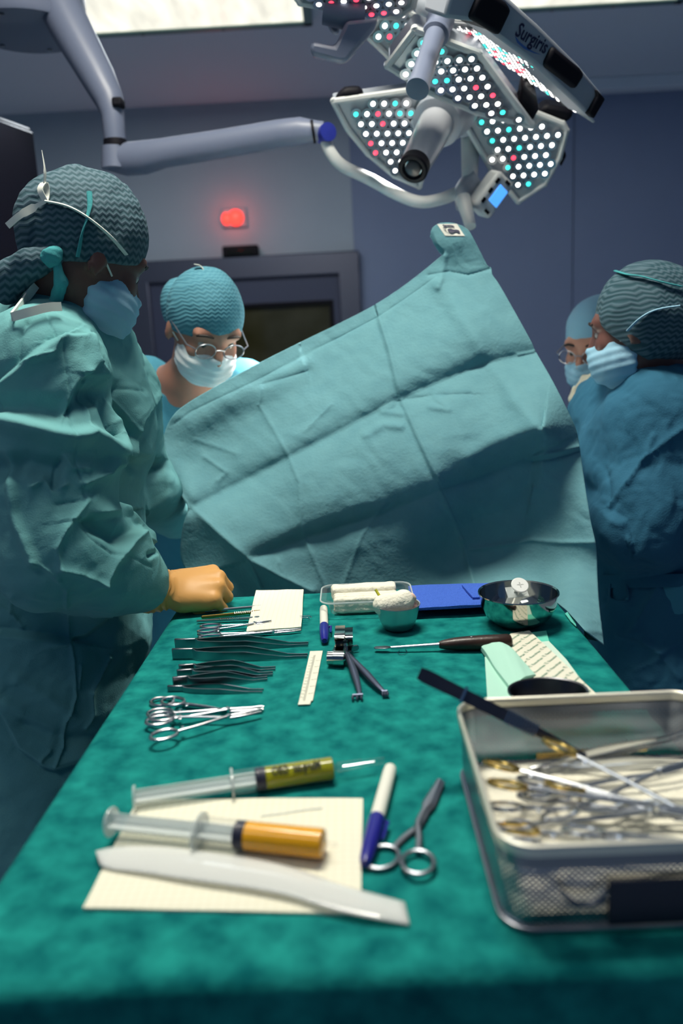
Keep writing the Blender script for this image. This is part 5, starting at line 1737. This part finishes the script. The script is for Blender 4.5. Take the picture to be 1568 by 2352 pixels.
def fist(r):
    P = [cap_(wr - d_ * .012, wr + d_ * .012, r * 2.0, r * 2.2, .02)]
    for j, (o, L, up) in enumerate(((.034, .084, -.002), (.0125, .094, .004), (-.0105, .092, .004), (-.032, .082, -.003))):
        kn = wr + d_ * L + b_ * o + n_ * up
        P.append(cap_(wr + b_ * o * .55 - n_ * .004, kn - n_ * .001, r * 1.45, r * 1.02, .016))
        P.append(cap_(wr + d_ * .03 + b_ * o * .8 - n_ * .014, kn - n_ * .012 - d_ * .01, r * 1.4, r * 1.0, .016))
        f1 = kn + d_ * .013 - n_ * .030; f2 = f1 - d_ * .028 - n_ * .006; f3 = f2 - d_ * .016 + n_ * .008
        P += [cap_(kn, f1, r * 1.0, r * .92, .0035), cap_(f1, f2, r * .92, r * .85, .003), cap_(f2, f3, r * .85, r * .75, .003)]
    t0 = wr + d_ * .022 + b_ * .026 - n_ * .010; t1 = wr + d_ * .060 + b_ * .046 - n_ * .022; t2 = t1 + d_ * .026 - b_ * .012 - n_ * .010
    P += [cap_(t0, t1, r * 1.35, r * 1.05, .012), cap_(t1, t2, r * 1.02, r * .85, .004)]
    return P


bodyP += [cap_(wN, wr, .026, .024)] + [q[:3] + (q[3] * .8, q[4] * .8, .005) for q in fist(.0095)]
gP = [cap_(nb + [-.02, .02, -.03], chest, .075, .165), cap_(chest, pel, .165, .205), cap_(pel, A_(120, 1900, 1.30), .205, .17), cap_(A_(120, 1900, 1.30), A_(150, 2300, 1.28), .17, .165),
      cap_(nb, sN, .066, .088, .09), cap_(A_(175, 745, 1.40), sF, .060, .082, .07), cap_(lerp(nb, sF, .4), lerp(sN, sF, .5) - [0, 0, .05], .07, .10, .08), cap_(A_(20, 830, 1.42), chest, .095, .14), cap_(sF, eF, .080, .066), cap_(eF, wF, .066, .052),
      cap_(sN, lerp(sN, eN, .5), .088, .098), cap_(lerp(sN, eN, .5), eN, .095, .082), cap_(eN, lerp(eN, wN, .55), .088, .074), cap_(lerp(eN, wN, .55), A_(322, 1334, 1.262), .074, .046),
      cap_(A_(20, 985, 1.17), A_(235, 1010, 1.22), .05, .045, .03), cap_(A_(60, 1150, 1.13), A_(110, 1300, 1.13), .055, .06, .03), cap_(A_(270, 1200, 1.27), A_(335, 1235, 1.32), .035, .022, .02), cap_(A_(190, 1350, 1.20), A_(290, 1352, 1.28), .045, .03, .02)]
LG = [([(100, 705), (137, 775), (150, 860), (160, 930), (166, 1005), (174, 1060), (186, 1110), (195, 1150)], 'r', -.003, 2.2),
      ([(180, 1195), (205, 1235), (250, 1272), (300, 1280), (350, 1302)], 'r', -.003, 2.2),
      ([(0, 968), (60, 985), (120, 1003), (165, 1008), (215, 1000), (262, 1022), (285, 1052)], 'b', .022, 20), ([(0, 1075), (60, 1062), (110, 1075)], 'b', -.020, 28), ([(0, 935), (60, 930), (130, 940)], 'b', -.016, 26),
      ([(0, 872), (45, 838), (95, 800), (137, 776)], 's', .012, 10), ([(140, 775), (120, 815), (45, 835)], 'r', .010, 8), ([(40, 835), (45, 770), (60, 740)], 'r', -.006, 7),
      ([(160, 925), (175, 885), (195, 862)], 's', -.012, 6), ([(195, 862), (235, 868)], 's', -.006, 4), ([(137, 776), (190, 770)], 's', .006, 6),
      ([(205, 760), (215, 830), (250, 890), (290, 950), (310, 988)], 'r', .012, 9), ([(205, 905), (250, 900), (285, 985)], 'b', -.030, 26), ([(205, 1000), (200, 880)], 'r', .007, 6),
      ([(362, 920), (320, 965), (300, 1040), (285, 1060)], 'r', .014, 9), ([(362, 920), (320, 965), (300, 1040), (285, 1060)], 's', .010, 10), ([(262, 890), (330, 900)], 'r', -.004, 5),
      ([(285, 1050), (320, 1075), (365, 1070)], 'b', -.020, 16), ([(300, 1045), (350, 1050)], 's', -.008, 8),
      ([(72, 1118), (100, 1100), (118, 1130), (150, 1112)], 'r', .008, 6), ([(190, 1110), (250, 1085), (262, 1062)], 'r', .009, 7), ([(150, 1050), (165, 1075), (205, 1075)], 'r', .007, 6), ([(140, 1060), (125, 1120)], 'b', -.010, 10),
      ([(185, 1150), (160, 1155), (130, 1160)], 'r', -.004, 5), ([(195, 1150), (150, 1215), (130, 1260), (140, 1305)], 'r', .010, 8), ([(200, 1190), (270, 1180), (315, 1172)], 's', -.012, 8), ([(210, 1200), (270, 1235), (325, 1200)], 'b', -.020, 18),
      ([(140, 1308), (185, 1318), (228, 1334)], 'r', .011, 8), ([(228, 1334), (262, 1288), (300, 1250), (335, 1222)], 'r', .013, 10), ([(340, 1175), (330, 1225), (365, 1250)], 'r', .008, 6), ([(345, 1275), (365, 1265)], 'b', -.012, 6),
      ([(75, 1290), (110, 1310), (135, 1335)], 'r', .006, 5), ([(20, 1040), (30, 1180), (75, 1290)], 'b', .010, 12),
      # skirt of the gown
      ([(0, 1452), (60, 1458), (130, 1468), (165, 1474)], 's', .012, 10), ([(160, 1470), (155, 1410), (155, 1360)], 'r', .006, 4), ([(165, 1474), (200, 1462), (250, 1425)], 's', -.009, 9),
      ([(162, 1475), (170, 1520), (172, 1600), (150, 1660), (146, 1715), (125, 1760)], 'r', .007, 3), ([(255, 1512), (222, 1568), (208, 1590)], 'r', .009, 4), ([(208, 1590), (212, 1640), (196, 1672)], 'r', .005, 4),
      ([(186, 1530), (180, 1580)], 'r', .006, 3), ([(0, 1640), (40, 1720), (95, 1758), (125, 1766), (200, 1745)], 's', -.012, 8), ([(60, 1660), (140, 1690), (230, 1700)], 'b', -.010, 20), ([(0, 1390), (30, 1410), (50, 1440)], 'r', .006, 4), ([(28, 1370), (25, 1410)], 'r', .004, 3),
      ([(95, 1745), (115, 1725)], 'r', .006, 4), ([(40, 1560), (110, 1600), (165, 1640)], 'b', .006, 14), ([(0, 1600), (60, 1640), (120, 1680)], 'b', .008, 16)]


def gdisp(L, seed, a1=.011, a2=.0032, s1=.17, s2=.055):
    def f(V, N):
        px, py = proj(V); face = np.clip(np.sum(N * (CAM - V), 1) / np.linalg.norm(CAM - V, axis=1) * 2.0, 0, 1)
        h = folds(px, py, L) * face if L else 0
        return h + crumple(V, s1, seed, 6) * a1 + crumple(V + 3, s2, seed + 5, 6) * a2 + crumple(V + 5, s2 * .45, seed + 9, 5) * a2 * .4
    return f


body, gown = unit_person(root, hd, nb, bodyP, SKIND, gP, GOWN, gdisp(LG, 21, .013, .0052), .0100, 2, k_g=.045)
dress_legs(root, pel, .085, (1, .1, 0), .80)
eyes(hd, body)
face_mask(hd, root, MASK, 3)
cap, CPm = surgical_cap(hd, root, CAPM, puff=(.102, .092, .100), off=(-.012, 0, .022), amp=.006, zcut=(A_(200, 612, 1.36)[2], -.04),
                        extra=[ell_(A_(150, 525, 1.34), (.066, .066, .080), None, .03), cap_(A_(176, 402, 1.34), A_(215, 440, 1.36), .012, .03, .03), ell_(A_(245, 520, 1.38), (.062, .07, .075), None, .03)])
tl = skin('cap_tail', CAPM, [cap_(A_(118, 592, 1.27), A_(70, 606, 1.27), .018, .022), cap_(A_(70, 606, 1.27), A_(22, 640, 1.28), .024, .026), cap_(A_(22, 640, 1.28), A_(14, 672, 1.28), .026, .020)], .004, .012, cap, lambda V, N: crumple(V, .03, 8, 4) * .003, refine=1)
skin('cap_knot', CAPT, [ell_(A_(116, 592, 1.258), (.017, .013, .014)), ell_(A_(124, 580, 1.258), (.012, .010, .011))], .003, .008, cap, lambda V, N: crumple(V, .014, 9, 5) * .004)
skin('cap_tie', CAPT, [cap_(A_(130, 602, 1.262), A_(140, 650, 1.27), .007, .009), cap_(A_(140, 650, 1.27), A_(126, 700, 1.29), .009, .011)], .003, .01, cap, lambda V, N: crumple(V, .02, 4, 4) * .002)
kc = .012
sm_ = [hit(x, y, CPm, .02, .005) for x, y in ((205, 440), (206, 470), (200, 500), (190, 530), (184, 560), (178, 590))]
MB().tube(smoothline(sm_, 20), .0030, 8, flat=(1.4, .6)).build('cap_seam', CAPT, cap)
st_ = smoothline([hit(x, y, CPm, .02, .006) for x, y in ((104, 462), (150, 472), (190, 492), (230, 522), (262, 552), (290, 585))], 30)
sto = MB().tube(st_, .0036, 6, flat=(1.2, .5)).build('mask_tie', TAPE, cap)
k0 = st_[0]
MB().tube(smoothline([k0, A_(75, 478, 1.26), A_(45, 495, 1.25), A_(17, 519, 1.25)], 14), [.004] * 4 + [.0075] * 4 + [.0062] * 6, 4, flat=(.2, 1.1), up=(0, 0, 1), square=True).build('tie_end', TAPE, sto)
MB().tube(smoothline([k0, A_(92, 435, 1.26), A_(104, 420, 1.27), A_(108, 445, 1.27), k0], 16), .006, 4, flat=(.25, 1), up=(1, 0, 0), square=True).build('tie_loop', TAPE, sto)
MB().tube(smoothline([A_(102, 425, 1.27), A_(103, 390, 1.27), A_(96, 345, 1.28)], 10), [.005] * 5 + [.003, .0025, .002, .0015, .001], 4, flat=(.25, 1), up=(0, -1, 0), square=True).build('tie_end', TAPE, sto)
gc = MB()
tp = [hit(x, y, gP, .045, .010) for x, y in ((28, 728), (70, 716), (110, 706), (140, 704))]
for pts in (tp, [tp[0], lerp(tp[0], A_(60, 685, 1.28), .5), A_(60, 685, 1.27), A_(82, 655, 1.29)]):
    gc.tube(smoothline(pts, 14), .009, 4, flat=(.25, 1), up=(0, 0, 1), square=True)
gc.build('gown_tie', TAPE, gown)
gl = skin('glove', GLOVE, fist(.0112) + [cap_(wr - d_ * .016, A_(345, 1352, 1.28), .030, .040, .02), cap_(A_(345, 1352, 1.28), A_(338, 1345, 1.275), .040, .041, .01)], .0024, .012, root,
          lambda V, N: (lambda q: .0016 * tri(q * 70 + vnoise(V / .02, 3) * .8) * np.clip(1.1 - np.abs(q + .004) / .03, 0, 1))((V - wr) @ d_) + crumple(V, .03, 5, 3) * .0008, it=2, refine=1)
ce = A_(340, 1347, 1.277)
MB().tube([ce + (n_ * math.cos(q) + b_ * math.sin(q)) * .042 for q in np.linspace(0, 2 * PI, 33)[:-1]], .0022, 8, closed=True, up=d_).build('glove_cuff_roll', GLOVE, gl)

# ---------------------------------------------------------------- surgeon in the middle
root = thing('person', 'person in the middle bowing over the field, face and white mask brightly lit', 'person', (A_(440, 1000, 2.1)[0], 2.1, 0))
hd = Head(A_(470, 742, 1.90), (.40, -.70, -.60), .08, 1.02)
nb = A_(435, 880, 2.06)
sL, sR = A_(335, 885, 2.12), A_(556, 890, 2.12)
eL, eR = A_(330, 1110, 2.02), A_(585, 1090, 2.05); wL, wR = A_(450, 1150, 1.94), A_(560, 1130, 1.95)
chest = A_(440, 1010, 2.14); pel = np.array([chest[0], 2.24, .92])
bP = [cap_(nb, chest, .075, .115), cap_(chest, pel, .12, .12), cap_(nb, sL, .05, .05), cap_(nb, sR, .05, .05), cap_(sL, eL, .046, .038), cap_(eL, wL, .036, .026), cap_(sR, eR, .046, .038), cap_(eR, wR, .036, .026), *legs(pel, .09, (0, -1, 0), .82)]
bP += simple_hand(wL, (.7, -.2, -.3), (0, -.4, .9)) + simple_hand(wR, (-.6, -.2, -.3), (0, -.4, .9))
gP = [cap_(nb + [0, .02, -.05], chest, .075, .15), cap_(chest, pel, .15, .17), cap_(pel, (pel[0], 2.26, .40), .17, .21), cap_(lerp(nb, sL, .45) - [0, 0, .02], sL, .055, .068), cap_(lerp(nb, sR, .45) - [0, 0, .02], sR, .055, .068),
      cap_(sL, eL, .068, .06), cap_(eL, wL, .06, .045), cap_(sR, eR, .068, .06), cap_(eR, wR, .06, .045)]
body, gown = unit_person(root, hd, nb, bP, SKIN, gP, SCRUB, gdisp([([(360, 870), (372, 960)], 's', .006, 6), ([(330, 900), (420, 905)], 's', .005, 6)], 33, .006, .002), .012, 1, 'scrub_gown')
dress_legs(root, pel, .09, (0, -1, 0), .82)
eyes(hd, body)
face_mask(hd, root, mat('mask_white', (.72, .78, .80), .85, spec=.1), 5)
glasses(hd, root)
CAPB = patterned('cap_blue', 'zigzag', (.05, .20, .27), (.08, .26, .33), 120, 110, .85)
cap, CPm = surgical_cap(hd, root, CAPB, puff=(.104, .086, .104), off=(-.010, 0, .020), u0=.014, slope=.42, extra=[ell_(A_(412, 690, 2.0), (.045, .05, .055), None, .02), ell_(A_(405, 740, 2.0), (.03, .045, .06), None, .02)], seed=6)
b = MB().tube(smoothline([A_(470, 640, 1.86), A_(468, 622, 1.86), A_(460, 610, 1.86), A_(446, 607, 1.86)], 12), .006, 4, flat=(.25, 1), up=(0, -1, 0), square=True).build('mask_tie', TAPE, cap)

# ---------------------------------------------------------------- person at the right, back to us
root = thing('person', 'person at the right edge in dark blue gown and patterned cap, turned left', 'person', (A_(1530, 1150, 1.75)[0], 1.78, 0))
hd = Head(A_(1470, 745, 1.72), (-.80, .52, -.22), -.05, 1.0)
nb = A_(1520, 880, 1.76)
sN, eN, wN = A_(1515, 965, 1.66), A_(1470, 1200, 1.60), A_(1410, 1200, 1.80)
sF, eF, wF = A_(1400, 940, 1.92), A_(1380, 1080, 1.98), A_(1330, 1120, 1.98)
chest, pel = A_(1520, 1060, 1.76), A_(1530, 1360, 1.76)
bP = [cap_(nb, chest, .075, .115), cap_(chest, pel, .12, .12), cap_(nb, sN, .05, .05), cap_(nb, sF, .05, .05), cap_(sN, eN, .046, .038), cap_(eN, wN, .036, .026), cap_(sF, eF, .046, .038), cap_(eF, wF, .036, .026), *legs(pel, .09, (-1, .2, 0), .80)]
bP += simple_hand(wN, (-.7, .5, .1), (0, .2, .9)) + simple_hand(wF, (-.8, .3, -.1), (0, 0, 1))
gP = [cap_(nb + [0, .0, -.04], chest, .085, .17), cap_(lerp(nb, sF, .6), chest, .075, .15, .09), cap_(chest, pel, .17, .17), cap_(pel, (pel[0] - .01, 1.76, .55), .165, .215), cap_((pel[0] - .01, 1.76, .55), (pel[0], 1.76, .42), .215, .22), cap_(nb, sN, .07, .085), cap_(lerp(nb, sF, .3), sF, .06, .075), cap_(sN, eN, .085, .082), cap_(eN, wN, .080, .052), cap_(sF, eF, .075, .066), cap_(eF, wF, .06, .05)]
LR = [([(1445, 1110), (1470, 1060), (1520, 1020), (1568, 985)], 'r', .010, 7), ([(1392, 1160), (1440, 1110), (1480, 1050), (1500, 1000)], 'r', .008, 6), ([(1380, 1070), (1395, 1110), (1392, 1160)], 'r', -.006, 5), ([(1400, 1180), (1430, 1200), (1440, 1230)], 's', .014, 9),
      ([(1430, 1215), (1450, 1290), (1530, 1300)], 'r', -.008, 7), ([(1510, 1345), (1480, 1400), (1450, 1450)], 'r', .010, 8), ([(1540, 1345), (1555, 1385)], 'r', -.006, 5), ([(1425, 1460), (1470, 1470), (1515, 1500)], 'r', .012, 8), ([(1515, 1500), (1568, 1470)], 'r', .009, 7), ([(1460, 1540), (1520, 1510), (1560, 1560)], 'r', .006, 6), ([(1400, 1375), (1440, 1380)], 'r', .006, 4)]
body, gown = unit_person(root, hd, nb, bP, SKIND, gP, GOWNB, gdisp(LR, 41, .030, .009, .15), .010, 1, k_g=.075)
dress_legs(root, pel, .09, (-1, .2, 0), .80)
eyes(hd, body); face_mask(hd, root, MASK, 7)
cap, CPm = surgical_cap(hd, root, CAPM, puff=(.108, .094, .108), off=(-.020, 0, .020), u0=.036, slope=1.15, extra=[ell_(A_(1535, 765, 1.74), (.075, .075, .065), None, .03), ell_(A_(1500, 745, 1.70), (.075, .075, .075), None, .03)], seed=12, amp=.005)
MB().tube(smoothline([hit(x, y, CPm, .02, .006) for x, y in ((1412, 622), (1440, 630), (1470, 634), (1500, 642), (1530, 650), (1565, 658))], 24), .0035, 6, flat=(1.2, .5)).build('cap_seam', CAPT, cap)
MB().tube(smoothline([hit(x, y, CPm, .02, .006) for x, y in ((1440, 760), (1465, 735), (1490, 718), (1520, 708), (1560, 702))], 24), .004, 6, flat=(1.2, .5)).build('mask_tie', MASK, cap)
bl = [hit(x, 1334 - .02 * (x - 1480), gP, .05, .012) for x in range(1380, 1640, 12)]
MB().tube(bl, .020, 4, flat=(.12, 1), up=(0, 0, 1), square=True).build('belt', GOWNB, gown)
MB().tube(smoothline([hit(x, y, gP, .05, .012) for x, y in ((1400, 1340), (1402, 1372), (1440, 1376), (1436, 1342))], 14), .008, 4, flat=(.2, 1), up=(0, -1, 0), square=True).build('belt_bow', GOWNB, gown)
nk = MB().tube(smoothline([A_(1512, 838, 1.68), A_(1545, 822, 1.68), A_(1580, 820, 1.70)], 10), [.006, .009, .012, .014, .014, .014, .014, .014, .014, .014], 4, flat=(.25, 1), up=(0, 0, 1), square=True).build('gown_tie', TAPE, gown)

# ---------------------------------------------------------------- second person at the right, further back
root = thing('person', 'person half hidden behind the right one, pale glove raised under the mask', 'person', (A_(1420, 1100, 2.35)[0], 2.36, 0))
hd = Head(A_(1372, 785, 2.2), (-.62, -.62, -.30), .05, 1.0)
nb = A_(1400, 905, 2.32)
chest = A_(1420, 1060, 2.38); pel = np.array([chest[0], 2.42, .92])
sA, eA, wA = A_(1340, 985, 2.30), A_(1318, 1120, 2.22), A_(1330, 985, 2.05); sB, eB, wB = A_(1500, 980, 2.40), A_(1540, 1200, 2.45), A_(1540, 1250, 2.40)
bP = [cap_(nb, chest, .07, .11), cap_(chest, pel, .115, .12), cap_(nb, sA, .05, .05), cap_(nb, sB, .05, .05), cap_(sA, eA, .046, .038), cap_(eA, wA, .036, .026), cap_(sB, eB, .046, .038), cap_(eB, wB, .036, .026), *legs(pel, .09, (-.6, -.6, 0), .82)]
hw = A_(1336, 958, 2.03)
bP += simple_hand(hw, (.25, -.05, 1.0), (-.5, -.8, 0), .8) + simple_hand(wB, (-.8, -.3, -.1), (0, 0, 1))
gP = [cap_(nb + [0, .02, -.05], chest, .07, .14), cap_(chest, pel, .14, .16), cap_(pel, (pel[0], 2.44, .42), .16, .21), cap_(nb, sA, .05, .062), cap_(nb, sB, .05, .068), cap_(sA, eA, .062, .052), cap_(eA, lerp(eA, wA, .8), .05, .036), cap_(sB, eB, .068, .06), cap_(eB, wB, .06, .045)]
body, gown = unit_person(root, hd, nb, bP, SKIN, gP, GOWNB, gdisp([], 51, .006, .002), .013, 1)
dress_legs(root, pel, .09, (-.6, -.6, 0), .82)
eyes(hd, body); face_mask(hd, root, MASK, 9); glasses(hd, root)
surgical_cap(hd, root, mat('cap_light', (.22, .42, .55), .85), puff=(.104, .086, .100), u0=.030, slope=.3, seed=15)
PALEG = mat('glove_pale', (.72, .66, .50), .5)
skin('glove', PALEG, [q[:3] + (q[3] * 1.1, q[4] * 1.1, q[5]) if q[0] == 'c' else q for q in simple_hand(hw, (.25, -.05, 1.0), (-.5, -.8, 0), .86)] + [cap_(hw, lerp(hw, wA, 1.0), .026, .032, .02), cap_(wA, A_(1325, 1010, 2.06), .032, .036, .02)], .0035, .01, root)
MB().tube([A_(1352, 915, 2.0), A_(1362, 885, 2.0), A_(1368, 868, 2.0)], .006, 10).build('green_tube', mat('tube_green', (.10, .36, .22), .4), root)
